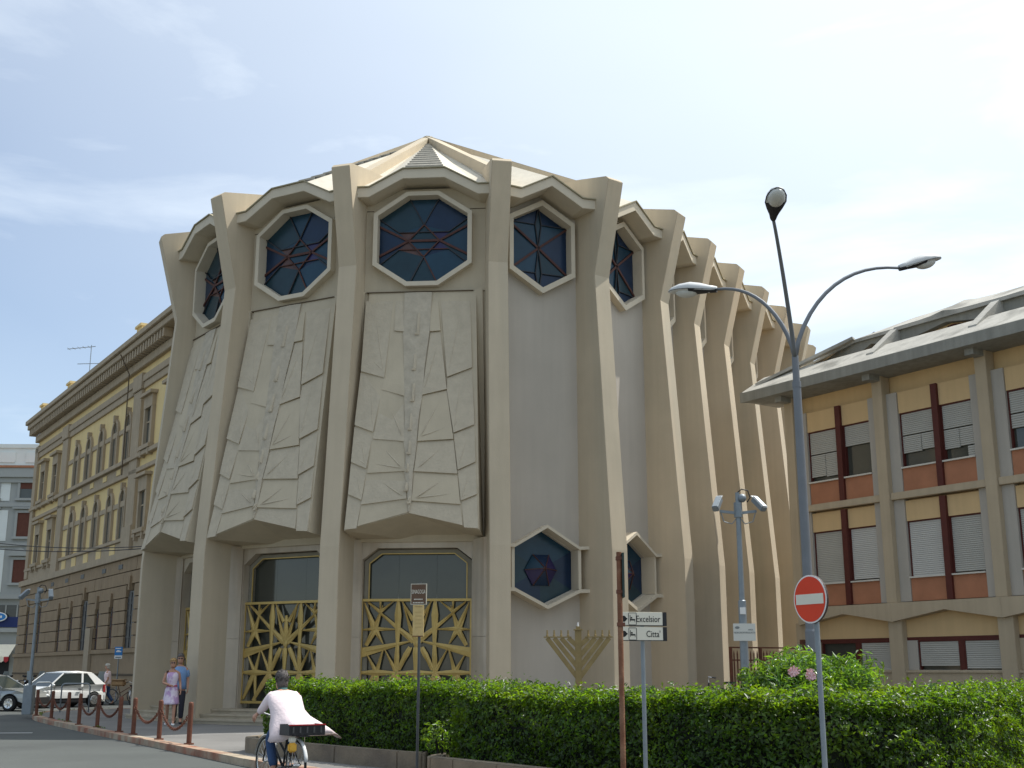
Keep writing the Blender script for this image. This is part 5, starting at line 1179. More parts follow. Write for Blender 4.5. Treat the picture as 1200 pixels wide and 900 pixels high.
def car(name, label, loc, rz, paint, prof, cabin, L, wb, r, hw=.80):
    """front towards +x; prof = lower body outline (x,z) top edge, cabin = [(x,z) base front, top front, top rear, base rear]"""
    t = thing(name, label, 'car', loc, rz)
    low = prof; rs = []
    f, re = wb
    def arch(cx): return [(cx+(r+.07)*cos(a), r+(r+.07)*sin(a)) for a in np.linspace(pi-.25, .25, 9)]
    bottom = [(low[0][0], .22)]+[(x, z) for x, z in arch(re)]+[(x, z) for x, z in arch(f)]+[(low[-1][0], .22)]
    side = low+bottom[::-1]
    mb = MB(); n = len(side)
    def yy(x, z): return hw*(1-.045*max(0, (z-.55))/.4)-.10*max(0, abs(x)/(L/2)-.72)/.28
    mb.rings([[(x, s_*(yy(x, z)-ins), z) for x, z in side] for s_, ins in ((-1, .05), (-1, 0), (1, 0), (1, .05))], cap=False)
    mb.v = mb.v; 
    tri = geometry.tessellate_polygon([[Vector((x, z, 0)) for x, z in side]])
    for q in tri: mb.f.append(tuple(q)); mb.f.append(tuple(i+3*n for i in q[::-1]))
    bd = mb.build('body', paint, t)
    for p in bd.data.polygons: p.use_smooth = False
    # cabin
    (bx0, bz0), (tx0, tz0), (tx1, tz1), (bx1, bz1) = cabin; tw = hw-.17; bw = hw-.045
    mb = MB(); mb.rings([[(bx0, -bw, bz0), (bx0, bw, bz0), (bx1, bw, bz1), (bx1, -bw, bz1)], [(tx0, -tw, tz0), (tx0, tw, tz0), (tx1, tw, tz1), (tx1, -tw, tz1)]]); gc = mb.build('glasshouse', carglass, t)
    tm = (tx0+tx1)/2
    mb = MB(); mb.rings([[(tx0-.04, s_*(tw+.015), tz0-.03) for s_ in (-1, -.5, 0, .5, 1)]+[(tx0, s_*(tw-.05), tz0+.03) for s_ in (1, .5, 0, -.5, -1)],
                         [(tm, s_*(tw+.02), tz0-.02) for s_ in (-1, -.5, 0, .5, 1)]+[(tm, s_*(tw-.05), tz0+.10) for s_ in (1, .5, 0, -.5, -1)],
                         [(tx1+.05, s_*(tw+.015), tz1-.04) for s_ in (-1, -.5, 0, .5, 1)]+[(tx1, s_*(tw-.05), tz1+.035) for s_ in (1, .5, 0, -.5, -1)]]); mb.build('roof', paint, t, smooth=True)
    bpx = bx1+(bx0-bx1)*.42; tpx = tx1+(tx0-tx1)*.36
    for s_ in (-1, 1):
        MB().bar((bx0+.02, s_*(bw+.004), bz0-.02), (tx0, s_*(tw+.012), tz0), .05, .05, up=(0, s_, .2)).build('pillar', paint, gc)
        MB().bar((bpx, s_*(bw+.006), bz0-.02), (tpx, s_*(tw+.014), tz0), .09, .035, up=(0, s_, .2)).build('pillar', paint, gc)
        mb = MB(); mb.prism([(bx1-.02, s_*(bw+.012), bz1-.03), (tx1-.0, s_*(tw+.018), tz1), (tx1+.30, s_*(tw+.018), tz1), (bx1+.50, s_*(bw+.012), bz1-.03)], (0, -s_*.03, 0)); mb.build('rear_quarter', paint, gc)
        wheel(t, f, s_*(hw-.02), r, chrome); wheel(t, re, s_*(hw-.02), r, chrome)
        fx = low[-1][0]
        MB().ell((fx-.14, s_*(hw-.22), low[-2][1]-.09), (.16, .15, .075)).build('headlight', mat('headlamp', (.6, .62, .62), .15), t, smooth=True)
        MB().box(low[0][0]-.01, low[0][0]+.08, s_*(hw-.20)-.08, s_*(hw-.20)+.08, .62, .95).build('tail_light', redm, t)
        MB().ell((bx0-.12, s_*(hw+.08), bz0+.06), (.06, .09, .06)).build('mirror', paint, t, smooth=True)
        dx0, dx1 = bpx-.02, f-r-.16
        for xx in (dx0, dx1): MB().box(xx-.006, xx+.006, s_*(hw+.0)-.012, s_*(hw+.0)+.004, .34, bz0-.02).build('door_seam', darkm, t)
        MB().box(dx0+.06, dx0+.22, s_*(hw)-.02, s_*(hw)+.022, bz0-.14, bz0-.10).build('door_handle', darkm, t)
        MB().box(re+r+.12, f-r-.12, s_*hw-.02, s_*hw+.012, .24, .33).build('sill_trim', darkm, t)
    MB().box(low[0][0]-.05, low[0][0]+.06, -hw+.1, hw-.1, .30, .56).build('bumper', paint, t, bevel=.03); MB().box(low[-1][0]-.06, low[-1][0]+.05, -hw+.12, hw-.12, .26, .52).build('bumper', paint if paint is carwhite else darkm, t, bevel=.03)
    MB().box(-L*.36, L*.36, -hw+.15, hw-.15, .18, .5).build('underbody', darkm, t)
    return t
Yc_ = 53.0
car('hatchback_car', 'white three door hatchback driving left in front of the palazzo', (gx(71, Yc_), Yc_, 0), radians(235), carwhite,
    [(-1.84, .42), (-1.92, .62), (-1.88, .88), (-1.76, 1.02), (-1.2, 1.0), (.72, .93), (1.2, .86), (1.55, .76), (1.82, .62), (1.88, .42)], [(1.02, .88), (.30, 1.42), (-1.18, 1.42), (-1.76, .98)], 3.8, (1.22, -1.22), .30, .82)
Yc_ = 49.0
car('saloon_car', 'silver saloon car facing right at the left picture edge', (gx(-6, Yc_), Yc_, 0), radians(-12), carsilver,
    [(-2.1, .5), (-2.12, .84), (-1.95, .98), (-1.2, .96), (.78, .90), (1.6, .78), (2.02, .66), (2.10, .5)], [(.95, .88), (.12, 1.32), (-1.0, 1.32), (-1.65, .95)], 4.2, (1.32, -1.30), .30, .84)

# ================================================================== SCOOTERS AND BICYCLES
def scooter(label, x, y, rz, m, shield=True, group='motor scooters parked by the palazzo'):
    t = thing('motor_scooter', label, 'scooter', (x, y, 0), rz, group)
    for wx_ in (-.62, .62):
        w = MB().torus((wx_, 0, .24), .19, .055, 'y', 18, 6).build('wheel', rubber, t, smooth=True); MB().tube([(wx_, -.03, .24), (wx_, .03, .24)], .12, 12).build('hub', chrome, w)
    MB().rings([[(x_, s_*w_, z0) for s_ in (-1, 1)]+[(x_, s_*w_*.8, z1) for s_ in (1, -1)] for x_, w_, z0, z1 in ((-.95, .06, .62, .76), (-.7, .15, .34, .80), (-.3, .17, .28, .76), (0, .15, .22, .34), (.3, .15, .24, .34), (.42, .12, .30, .5))]).build('body', m, t, bevel=.02)
    MB().rings([[(x_, s_*w_, z_) for s_ in (-1, 1)]+[(x_+.06, s_*w_, z_) for s_ in (1, -1)] for x_, w_, z_ in ((.36, .17, .34), (.46, .19, .6), (.40, .16, .92), (.36, .10, 1.02))]).build('leg_shield', m, t, bevel=.015)
    MB().rings([[(x_, s_*w_, z0) for s_ in (-1, 1)]+[(x_, s_*w_*.9, z1) for s_ in (1, -1)] for x_, w_, z0, z1 in ((-.85, .11, .79, .86), (-.5, .15, .77, .85), (-.1, .12, .76, .82))]).build('seat', darkm, t, bevel=.02)
    MB().tube([(.62, 0, .24), (.48, 0, .7), (.38, 0, 1.02)], .03, 8).build('fork', darkm, t); MB().tube([(.28, -.32, 1.06), (.38, 0, 1.02), (.28, .32, 1.06)], .018, 8).build('handlebar', darkm, t)
    MB().ell((.46, 0, .98), (.09, .12, .09)).build('headlight', chrome, t, smooth=True)
    for s_ in (-1, 1): MB().tube([(.3, s_*.26, 1.05), (.28, s_*.32, 1.22)], .007, 5).build('mirror_stem', darkm, t); MB().ell((.28, s_*.33, 1.25), (.02, .07, .05)).build('mirror', darkm, t)
    if shield: MB().rings([[(.42-k*.05, s_*(.22-.03*k), 1.04+k*.15) for s_ in (-1, 1)]+[(.43-k*.05, s_*(.22-.03*k), 1.04+k*.15) for s_ in (1, -1)] for k in range(4)]).build('windscreen', mat('pale_screen', (.45, .5, .5), .2), t)
    MB().ell((.64, 0, .46), (.17, .09, .06)).build('front_mudguard', m, t, smooth=True)
    return t
mblk = mat('black_scooter_paint', (.02, .02, .025), .25, .1, 3, coat=.5); mred = mat('red_scooter_paint', (.25, .02, .02), .3, .1, 3, coat=.5); mgr = mat('grey_scooter_paint', (.25, .27, .28), .3, .1, 3, coat=.5)
scooter('dark scooter with a tall windscreen behind the white car', gx(121, 57), 57, radians(115), mblk)
for k, (px, Y, m, sh, lab) in enumerate(((2, 60, mred, False, 'dark red scooter at the left edge under the shop awning'), (12, 63, mblk, True, 'black scooter second from the left edge under the awning'), (22, 60.5, mgr, False, 'grey scooter third from the left behind the silver car'), (31, 64, mblk, True, 'black scooter with screen behind the camera pole'), (41, 61.5, mblk, False, 'low black scooter just right of the camera pole'), (52, 64.5, mgr, True, 'grey scooter behind the bonnet of the white car'))):
    scooter(lab, gx(px, Y), Y, radians(60+17*((k*5) % 7)), m, sh)
def bicycle(name, label, loc, rz, frame_m, steer=0, step_through=True, fender=True):
    t = thing(name, label, 'bicycle', loc, rz); R = .335
    def wh(cx, nm, sa=0):
        w = thing.__wrapped__ if False else None
        o = MB().torus((0, 0, 0), R-.018, .018, 'y', 36, 6).build('wheel', rubber, t, smooth=True, loc=(cx, 0, R), rz=sa)
        MB().torus((0, 0, 0), R-.04, .011, 'y', 36, 5).build('rim', chrome, o, smooth=True)
        MB().tube([(0, -.045, 0), (0, .045, 0)], .022, 8).build('hub', chrome, o)
        for k in range(18): a = 2*pi*k/18; MB().tube([(.02*cos(a+.6), .02*(-1)**k, .02*sin(a+.6)), ((R-.05)*cos(a), 0, (R-.05)*sin(a))], .0022, 3, False).build('spoke', chrome, o)
        if fender:
            rs = []
            for k in range(13):
                a = (radians(20) if cx < 0 else radians(0))+radians(150)*k/12 if cx < 0 else radians(10)+radians(135)*k/12
                rs.append([((R+d_)*cos(a), y_, (R+d_)*sin(a)) for y_, d_ in ((-.03, .012), (-.018, .028), (.018, .028), (.03, .012), (.018, .022), (-.018, .022))])
            MB().rings(rs).build('mudguard', mat('pale_mudguard', (.6, .6, .58), .3), o, smooth=True)
        return o
    rw = wh(-.52, 'rear'); fw = wh(.53, 'front', steer)
    bb = (-.08, 0, .28); hd1, hd2 = (.40, 0, .66), (.37, 0, .80); stp = (-.22, 0, .80)
    mb = MB(); mb.tube([bb, stp], .016, 8); mb.tube([hd1, bb if step_through else stp], .018, 8); mb.tube([hd2, (-.14, 0, .48) if step_through else (-.2, 0, .74)], .016, 8)
    for s_ in (-1, 1): mb.tube([(-.52, s_*.06, R), (bb[0], s_*.03, bb[2])], .010, 6); mb.tube([(-.52, s_*.06, R), (-.19, s_*.02, .70)], .009, 6)
    mb.tube([hd1, hd2, (.36, 0, .86)], .02, 8); mb.build('frame', frame_m, t)
    mb = MB()
    for s_ in (-1, 1): mb.tube([(.40, s_*.03, .64), (.47, s_*.05, .5), (.53, s_*.055, R)], .011, 6)
    mb.build('fork', frame_m, t)
    MB().tube([(.22, -.29, .99), (.36, -.22, 1.02), (.37, 0, .95), (.36, .22, 1.02), (.22, .29, .99)], .012, 8).build('handlebar', chrome, t)
    MB().tube([(.36, 0, .84), (.37, 0, .95)], .012, 6).build('stem', chrome, t)
    for s_ in (-1, 1): MB().tube([(.27, s_*.27, 1.0), (.17, s_*.30, .985)], .017, 8).build('grip', darkm, t)
    MB().rings([[(x_, s_*w_, .84) for s_ in (-1, 1)]+[(x_, s_*w_, .89) for s_ in (1, -1)] for x_, w_ in ((-.36, .09), (-.28, .11), (-.15, .05), (-.04, .025))]).build('saddle', darkm, t, bevel=.012)
    MB().tube([stp, (-.23, 0, .85)], .013, 6).build('seat_post', chrome, t)
    MB().tube([(bb[0], -.09, bb[2]), (bb[0], .09, bb[2])], .014, 6).build('axle', chrome, t)
    MB().torus((bb[0], -.05, bb[2]), .085, .006, 'y', 20, 4).build('chainring', chrome, t)
    for s_, a in ((1, radians(-70)), (-1, radians(110))):
        e = (bb[0]+.17*cos(a), s_*.08, bb[2]+.17*sin(a)); MB().tube([(bb[0], s_*.08, bb[2]), e], .01, 6).build('crank', chrome, t); MB().box(e[0]-.045, e[0]+.045, e[1]+s_*.02-.04, e[1]+s_*.02+.04, e[2]-.012, e[2]+.012).build('pedal', darkm, t)
    MB().box(-.78, -.34, -.07, .07, .715, .73).build('carrier', darkm, t)
    for s_ in (-1, 1): MB().tube([(-.52, s_*.07, R), (-.62, s_*.07, .72)], .006, 5).build('carrier_stay', chrome, t)
    return t
bicycle('bicycle', 'bicycle with brown basket standing right of the scooter', (gx(146, 59), 59, 0), radians(15), rust)
b2 = thing('wicker_basket', 'brown covered basket on the parked bicycle', 'basket', (gx(141, 59), 58.95, .95)); MB().box(-.35, .3, -.2, .2, -.15, .12).build('basket_body', mat('tan_wicker', (.42, .26, .13), .9, .2, 9), b2, bevel=.06)
MB().box(-.37, .32, -.22, .22, .121, .17).build('lid', mat('tan_wicker_lid', (.50, .33, .18), .9, .1, 9), b2, bevel=.02)
bicycle('bicycle', 'dark bicycle parked beside the synagogue corner', (gx(157, 57), 57, 0), radians(100), darkm)
bicycle('bicycle', 'bicycle leaning behind the hedge with only its handlebar showing', (gx(846, 33), 33, .38), radians(170), darkm)

# ================================================================== PEOPLE
def skinned(name, pts, edges, rad, m, parent, sub=2, root=0):
    me = bpy.data.meshes.new(name); me.from_pydata(pts, edges, []); o = bpy.data.objects.new(name, me); C.objects.link(o); o.parent = parent
    md = o.modifiers.new('Skin', 'SKIN'); md.use_smooth_shade = True
    for i, r in enumerate(rad):
        sv = me.skin_vertices[0].data[i]; sv.radius = (r, r) if not hasattr(r, '__len__') else r; sv.use_root = (i == root)
    ss = o.modifiers.new('Subdivision', 'SUBSURF'); ss.levels = sub; ss.render_levels = sub
    dg = bpy.context.evaluated_depsgraph_get(); me2 = bpy.data.meshes.new_from_object(o.evaluated_get(dg))
    o.modifiers.clear(); o.data = me2; me2.materials.clear(); me2.materials.append(m)
    for p in me2.polygons: p.use_smooth = True; p.material_index = 0
    return o
def lerp(a, b, f): return tuple(a[k]+(b[k]-a[k])*f for k in range(3))
def head_mesh(mb, c, yaw, s=1.0, tilt=0):
    """head facing local +x rotated by yaw, with nose, brow, jaw and ears"""
    R_ = Matrix.Rotation(yaw, 3, 'Z') @ Matrix.Rotation(tilt, 3, 'Y'); rs = []
    lv = [(-.125, .035, .045, .012), (-.105, .060, .062, .018), (-.07, .078, .068, .012), (-.03, .085, .072, .004), (0, .092, .075, 0), (.04, .095, .077, -.004), (.08, .085, .07, -.008), (.11, .06, .05, -.01), (.125, .02, .018, -.01)]
    for z, rx, ry, fx in lv:
        ring = []
        for k in range(16):
            a = 2*pi*k/16; x, y = rx*cos(a)+fx, ry*sin(a)
            if k == 0: x += {-.03: .024, 0: .014, -.07: .006}.get(z, 0)
            if k in (1, 15) and z == 0: x -= .008
            ring.append(tuple(Vector(c)+R_ @ Vector((x*s, y*s, z*s))))
        rs.append(ring)
    mb.rings(rs)
    for sy in (-1, 1):
        e = [Vector(c)+R_ @ Vector((dx*s, sy*(.074+dy)*s, dz*s)) for dx, dy, dz in ((.012, 0, -.03), (-.018, .012, -.02), (-.022, .014, .02), (.004, .004, .025))]
        mb.prism(e, R_ @ Vector((-.008*s, sy*.006*s, 0)))
def hand(mb_list, wrist, d, up, side, curl=.5, s=1.0):
    """palm plus four fingers and thumb, as thin tubes rooted in the palm"""
    d = Vector(d).normalized(); up = Vector(up); sd = d.cross(up).normalized(); up = sd.cross(d).normalized(); w = Vector(wrist)
    mb = mb_list
    pr = []
    for a, hw_, th in ((-.01, .024, .02), (.02, .032, .018), (.06, .042, .016), (.088, .040, .013)):
        c = w+d*a*s; pr.append([c+sd*hw_*s*cos(t)+up*th*s*sin(t) for t in np.linspace(0, 2*pi, 8, endpoint=False)])
    mb.rings(pr)
    for k, L in enumerate((.068, .078, .074, .058)):
        o = w+d*.082*s+sd*(.03-.02*k)*s; p = [o]; cd = d.copy()
        for j, f in enumerate((.45, .32, .25)):
            cd = (Matrix.Rotation(-curl*(.5+.35*j), 3, sd) @ cd); p.append(p[-1]+cd*L*f*s)
        mb.tube(p, [.0095*s, .009*s, .008*s, .006*s], 6)
    o = w+d*.03*s+sd*.032*s*side; p = [o, o+(d*.6+sd*.75*side)*.034*s, o+(d*1.1+sd*.75*side)*.056*s+up*-.012*s]
    mb.tube(p, [.011*s, .010*s, .007*s], 6)
def person(label, loc, rz, J, mats, head_yaw=0, head_tilt=0, scale=1.0, female=False, hands=((1, 0, -1), (1, 0, -1)), curl=.5):
    """J: joint name -> local position (x forward, y left, z up)"""
    t = thing('person', label, 'person', loc, rz); t.scale = (scale,)*3
    names = ['pelvis', 'belly', 'chest', 'collar', 'neck', 'head_base', 'shL', 'elL', 'wrL', 'shR', 'elR', 'wrR', 'hipL', 'knL', 'anL', 'toL', 'hipR', 'knR', 'anR', 'toR']
    R_ = dict(pelvis=(.135, .105), belly=(.115, .095), chest=(.145, .10), collar=(.08, .07), neck=.05, head_base=.052, shL=.056, elL=.041, wrL=.027, shR=.056, elR=.041, wrR=.027, hipL=.085, knL=.055, anL=.038, toL=.032, hipR=.085, knR=.055, anR=.038, toR=.032)
    if female: R_.update(chest=(.125, .095), belly=(.10, .085), pelvis=(.14, .11), shL=.046, shR=.046)
    E_ = [('pelvis', 'belly'), ('belly', 'chest'), ('chest', 'collar'), ('collar', 'neck'), ('neck', 'head_base'), ('collar', 'shL'), ('shL', 'elL'), ('elL', 'wrL'), ('collar', 'shR'), ('shR', 'elR'), ('elR', 'wrR'), ('pelvis', 'hipL'), ('hipL', 'knL'), ('knL', 'anL'), ('anL', 'toL'), ('pelvis', 'hipR'), ('hipR', 'knR'), ('knR', 'anR'), ('anR', 'toR')]
    ix = {n: i for i, n in enumerate(names)}
    body = skinned('body', [J[n] for n in names], [(ix[a], ix[b]) for a, b in E_], [R_[n] for n in names], mats['skin'], t)
    mb = MB(); hc = Vector(J['head_base'])+Vector((.02, 0, .10)); head_mesh(mb, hc, head_yaw, 1, head_tilt)
    for s_, (w, e) in zip((1, -1), (('wrL', 'elL'), ('wrR', 'elR'))):
        d = (Vector(J[w])-Vector(J[e])).normalized(); hand(mb, Vector(J[w]), d, (0, s_, .2) if abs(d.z) > .5 else (0, 0, 1), -s_, curl)
    me = mb.mesh('body', mats['skin'], True)
    bm = bmesh.new(); bm.from_mesh(body.data); bm.from_mesh(me); bm.to_mesh(body.data); bm.free()
    for p in body.data.polygons: p.use_smooth = True
    hy = Matrix.Rotation(head_yaw, 3, 'Z')
    def hp(x, y, z): return hc+hy @ Vector((x, y, z))
    # hair cap: scalp volume leaving the face free
    hr = MB(); rs = []
    drop = mats.get('hair_drop', .02)
    for z, rx, ry, fx in ((-.07-drop, .06, .07, -.04), (-.03, .085, .082, -.028), (.02, .098, .088, -.018), (.055, .105, .090, -.01), (.095, .098, .082, -.008), (.13, .07, .058, -.012), (.145, .02, .02, -.014)):
        rs.append([tuple(hp(max(rx*1.06*cos(a)*(1+.05*sin(7*a+z*90)+.03*sin(13*a+z*40))+fx, -9) if z > .045 else min(rx*cos(a)*(1+.05*sin(7*a))+fx, .02), ry*sin(a)*(1+.04*sin(9*a+z*60)), z)) for a in np.linspace(0, 2*pi, 20, endpoint=False)])
    hr.rings(rs).build('hair', mats['hair'], t, smooth=True)
    hn = 420; th_ = rng.uniform(0, 2*pi, hn); zz_ = rng.uniform(-.06-drop*.8, .14, hn); back = (zz_ < .055)
    th_ = np.where(back, pi+rng.uniform(-1.5, 1.5, hn), th_); rr_ = .102*np.sqrt(np.clip(1-((zz_-.03)/.125)**2, .05, 1)); lp_ = np.stack([rr_*np.cos(th_)*1.02-.012, rr_*np.sin(th_)*.9, zz_], 1)
    wp_ = np.array([tuple(hp(*q)) for q in lp_]); leaves(wp_, np.array([tuple(hy @ Vector(q)) for q in lp_-np.array([0, 0, .03])])*8, .05, .28, mats['hair'], 'hair_strands', t, wild=.35)
    for sy in (-1, 1):
        if mats.get('glasses'): MB().prism([hp(.098, sy*.032+.026*cos(a), .008+.018*sin(a)) for a in np.linspace(0, 2*pi, 10, endpoint=False)], hy @ Vector((.006, 0, 0))).build('sunglass_lens', darkm, t)
        else: MB().ell(tuple(hp(.084, sy*.03, .006)), (.012, .012, .009), 8, 5).build('eye', darkm, t, smooth=True)
    if mats.get('glasses'): MB().bar(hp(.102, -.05, .016), hp(.102, .05, .016), .006, .006).build('sunglass_bridge', darkm, t)
    MB().ell(tuple(hp(.084, 0, -.062)), (.008, .022, .006), 8, 4).build('mouth', redm, t, smooth=True)
    return t
def loft(parent, name, rings_, m, seg=22, fold=0, thick=0):
    """rings_: (cx, cy, cz, rx, ry) garment loop"""
    mb = MB(); rs = []
    for j, (cx, cy, cz, rx, ry) in enumerate(rings_):
        f = fold*j/len(rings_); rs.append([(cx+rx*cos(a)*(1+f*sin(5*a)), cy+ry*sin(a)*(1+f*sin(7*a+1)), cz) for a in np.linspace(0, 2*pi, seg, endpoint=False)])
    mb.rings(rs); return mb.build(name, m, parent, smooth=True)
def limb(parent, name, pts, rads, m): return skinned(name, pts, [(i, i+1) for i in range(len(pts)-1)], rads, m, parent, 1)
def shoes(t, J, m, h=.05):
    for s_ in 'LR':
        a, b = Vector(J['an'+s_]), Vector(J['to'+s_]); d = (b-a); d.z = 0; d.normalize(); sd = Vector((-d.y, d.x, 0)); base = min(a.z, b.z)-.04
        rs = []
        for f, w, hh in ((-.07, .03, .06), (-.04, .042, .085), (.05, .042, .075), (.13, .05, .05), (.19, .035, .035)):
            c = a+d*f; rs.append([c+sd*w*cos(t_)+Vector((0, 0, base-c.z+max(0, hh*.5+hh*.5*sin(t_)))) for t_ in np.linspace(0, 2*pi, 10, endpoint=False)])
        MB().rings(rs).build('shoe', m, t, smooth=True)
def walkJ(h=1.0, stride=.28, armf=.25, lean=.02, knee=.06):
    return dict(pelvis=(0, 0, .93), belly=(.01, 0, 1.08), chest=(.02+lean, 0, 1.28), collar=(.02+lean, 0, 1.43), neck=(.03+lean, 0, 1.50), head_base=(.04+lean, 0, 1.56),
                shL=(.02+lean, .17, 1.40), elL=(.02-armf*.2, .21, 1.13), wrL=(armf*.35, .22, .90), shR=(.02+lean, -.17, 1.40), elR=(.02+armf*.1-.05, -.21, 1.13), wrR=(.10+armf*.5, -.19, .92),
                hipL=(.0, .09, .88), knL=(stride*.55+knee, .095, .49), anL=(stride, .09, .09), toL=(stride+.13, .10, .045), hipR=(0, -.09, .88), knR=(-stride*.2+knee, -.095, .48), anR=(-stride, -.09, .13), toR=(-stride+.11, -.10, .045))
# woman in the patterned dress
J = walkJ(stride=.2); J['wrR'] = (.20, -.06, 1.08); J['elR'] = (.03, -.24, 1.13); J['wrL'] = (.14, .24, .93)
Yw = 33.6; face_cam = radians(-90+13)
w_ = person('woman in a sleeveless white and lilac dress with sunglasses walking by the bollards', (gx(203, Yw), Yw, .12), face_cam, J, dict(skin=skin, hair=hairblond, glasses=1, hair_drop=.05), scale=.985, female=True)
loft(w_, 'dress', [(.03, 0, 1.42, .075, .12), (.04, 0, 1.37, .115, .16), (.05, 0, 1.27, .135, .165), (.03, 0, 1.15, .112, .135), (.02, 0, 1.04, .115, .14), (.0, 0, .94, .15, .175), (.02, 0, .80, .185, .19), (.05, 0, .62, .225, .21), (.06, 0, .56, .24, .22)], dressm, fold=.12)
loft(w_, 'belt', [(.02, 0, 1.065, .118, .143), (.02, 0, 1.03, .12, .146)], redm); shoes(w_, J, whitep)
for s_ in (-1, 1): MB().tube([(.06, s_*.085, 1.40), (.02, s_*.10, 1.455), (-.05, s_*.085, 1.40)], .022, 6).build('dress_strap', dressm, w_, smooth=True)
# man behind her
J = walkJ(stride=.18, armf=.2); Ym = 34.5
m_ = person('man in a light blue shirt and sunglasses walking behind the woman', (gx(211.5, Ym), Ym, .12), radians(-90+11), J, dict(skin=skin, hair=hairgrey, glasses=1), scale=1.06)
loft(m_, 'shirt', [(.03, 0, 1.47, .07, .09), (.03, 0, 1.43, .11, .175), (.04, 0, 1.30, .135, .195), (.03, 0, 1.15, .13, .17), (.01, 0, 1.0, .135, .175), (0, 0, .88, .14, .185)], blueshirt, fold=.04)
for s_ in 'LR': limb(m_, 'sleeve', [J['sh'+s_], lerp(J['sh'+s_], J['el'+s_], .85)], [.075, .062], blueshirt); limb(m_, 'trouser_leg', [J['hip'+s_], J['kn'+s_], lerp(J['kn'+s_], J['an'+s_], .93)], [.105, .08, .066], darktrouser)
shoes(m_, J, darkm)
# pedestrian at the palazzo
J = walkJ(stride=.26, armf=.3); Yp = 56.5
p_ = person('grey haired pedestrian in a pink white shirt and blue jeans walking left', (gx(128, Yp), Yp, 0), radians(185), J, dict(skin=skin, hair=hairwhite), scale=1.03)
loft(p_, 'shirt', [(.03, 0, 1.47, .07, .09), (.03, 0, 1.43, .12, .18), (.04, 0, 1.30, .15, .20), (.03, 0, 1.15, .145, .18), (.01, 0, 1.0, .14, .18), (0, 0, .90, .145, .185)], pinkshirt, fold=.04)
for s_ in 'LR': limb(p_, 'sleeve', [J['sh'+s_], lerp(J['sh'+s_], J['el'+s_], .85)], [.078, .064], pinkshirt); limb(p_, 'trouser_leg', [J['hip'+s_], J['kn'+s_], lerp(J['kn'+s_], J['an'+s_], .93)], [.11, .085, .07], jeans)
shoes(p_, J, darkm)
# cyclist
Yb = 17.3; bxx = gx(334, Yb); head = radians(123)
bike = bicycle('bicycle', 'city bicycle with pale mudguards ridden by the person in the pink coat', (bxx, Yb, 0), head, darkm, steer=radians(4))
cy = dict(pelvis=(-.24, 0, .93), belly=(-.19, 0, 1.03), chest=(-.08, 0, 1.17), collar=(.02, 0, 1.265), neck=(.055, 0, 1.305), head_base=(.085, 0, 1.345),
          shL=(.01, .18, 1.23), elL=(.10, .27, 1.05), wrL=(.17, .31, .99), shR=(.01, -.18, 1.23), elR=(.10, -.27, 1.05), wrR=(.17, -.31, .99),
          hipL=(-.20, .095, .89), knL=(.13, .13, .66), anL=(-.02, .11, .24), toL=(.09, .12, .18), hipR=(-.20, -.095, .89), knR=(.17, -.13, .80), anR=(-.10, -.11, .53), toR=(.02, -.12, .47))
c_ = person('cyclist in a pale pink coat with flying tails seen from behind', (bxx, Yb, 0), head, cy, dict(skin=skin, hair=hairgrey, hair_drop=.03), scale=1.0, curl=.9)
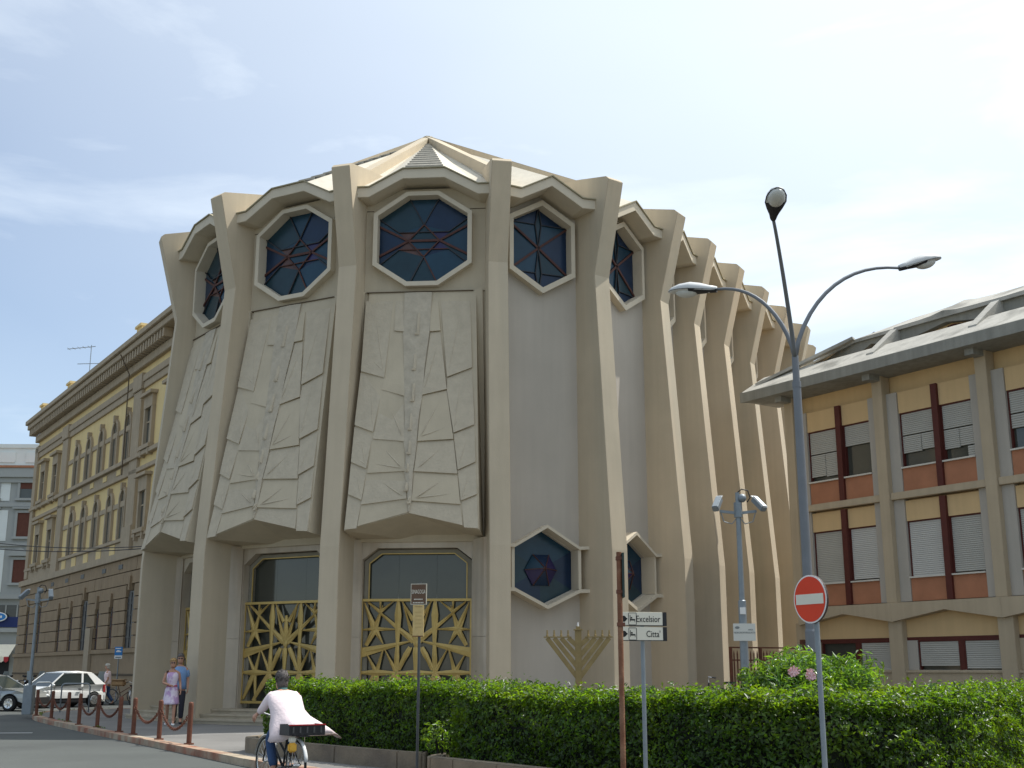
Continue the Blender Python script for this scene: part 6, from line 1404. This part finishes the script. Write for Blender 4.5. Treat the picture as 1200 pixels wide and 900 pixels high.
# coat: torso loft following the lean, then tails blown to the right
mb = MB(); rs = []
seq = [(.035, 0, 1.315, .06, .075), (.02, 0, 1.29, .11, .18), (-.01, 0, 1.23, .155, .245), (-.06, 0, 1.14, .18, .26), (-.12, -.01, 1.05, .185, .25), (-.19, -.03, .96, .20, .275), (-.24, -.08, .87, .235, .36), (-.28, -.15, .78, .25, .45), (-.30, -.20, .70, .24, .52)]
for j, (cx, cy_, cz, rx, ry) in enumerate(seq):
    f = max(0, j-4)/4; rs.append([(cx+rx*cos(a)*(1+.07*f*sin(5*a)+.05*sin(3*a+j*1.3)*(j > 0)), cy_+ry*sin(a)*(1+.07*f*sin(7*a+1)+.03*sin(4*a+j*1.7)*(j > 0)), cz+(.05*f*f*cos(2*a)+(.03*f*sin(5*a)))+(-.02*f if sin(a) > 0 else .03*f)) for a in np.linspace(0, 2*pi, 36, endpoint=False)])
mb.rings(rs).build('coat', coatpink, c_, smooth=True)
for s_ in 'LR': limb(c_, 'sleeve', [lerp(cy['collar'], cy['sh'+s_], .75), cy['sh'+s_], cy['el'+s_], lerp(cy['el'+s_], cy['wr'+s_], .9)], [.085, .082, .064, .045], coatpink)
MB().rings([[(.05+r_*cos(a), .8*r_*sin(a)*1.1, z) for a in np.linspace(0, 2*pi, 14, endpoint=False)] for z, r_ in ((1.27, .085), (1.345, .072))]).build('scarf', mat('teal_scarf', (.05, .12, .12), .8), c_, smooth=True)
for s_ in 'LR': limb(c_, 'trouser_leg', [cy['hip'+s_], cy['kn'+s_], lerp(cy['kn'+s_], cy['an'+s_], .92)], [.105, .08, .06], jeans)
shoes(c_, cy, mat('brown_shoe', (.22, .10, .05), .6))
cr = thing('luggage_crate', 'black plastic crate with red trim on the rear carrier of the ridden bicycle', 'crate', (0, 0, 0))
cr.location = Matrix.Rotation(head, 4, 'Z') @ Vector((-.60, -.04, .735)) + Vector((bxx, Yb, 0)); cr.rotation_euler = (0, 0, head)
for (a, b, c1, d1) in ((-.15, .15, -.26, -.245), (-.15, .15, .245, .26), (-.165, -.15, -.26, .26), (.15, .165, -.26, .26)): MB().box(a, b, c1, d1, 0, .14).build('crate_wall', darkm, cr)
MB().box(-.16, .16, -.25, .25, -.002, .015).build('crate_floor', darkm, cr); MB().box(-.172, -.166, -.265, .265, .128, .143).build('rim', redm, cr)
for k in range(5): MB().box(-.171, -.1655, -.2+k*.1-.012, -.2+k*.1+.012, .03, .11).build('slot_rib', mat('dark_rib', (.07, .07, .07)), cr)
bg = thing('orange_tag', 'small orange and cream bundle hanging under the rear carrier', 'bundle', Matrix.Rotation(head, 4, 'Z') @ Vector((-.70, .14, .58)) + Vector((bxx, Yb, 0)), head)
MB().box(-.03, .03, -.06, .06, -.06, .06).build('cloth', orangem, bg, bevel=.02); MB().box(-.02, .03, -.05, .05, .062, .14).build('cream_cloth', signcream, bg, bevel=.015)
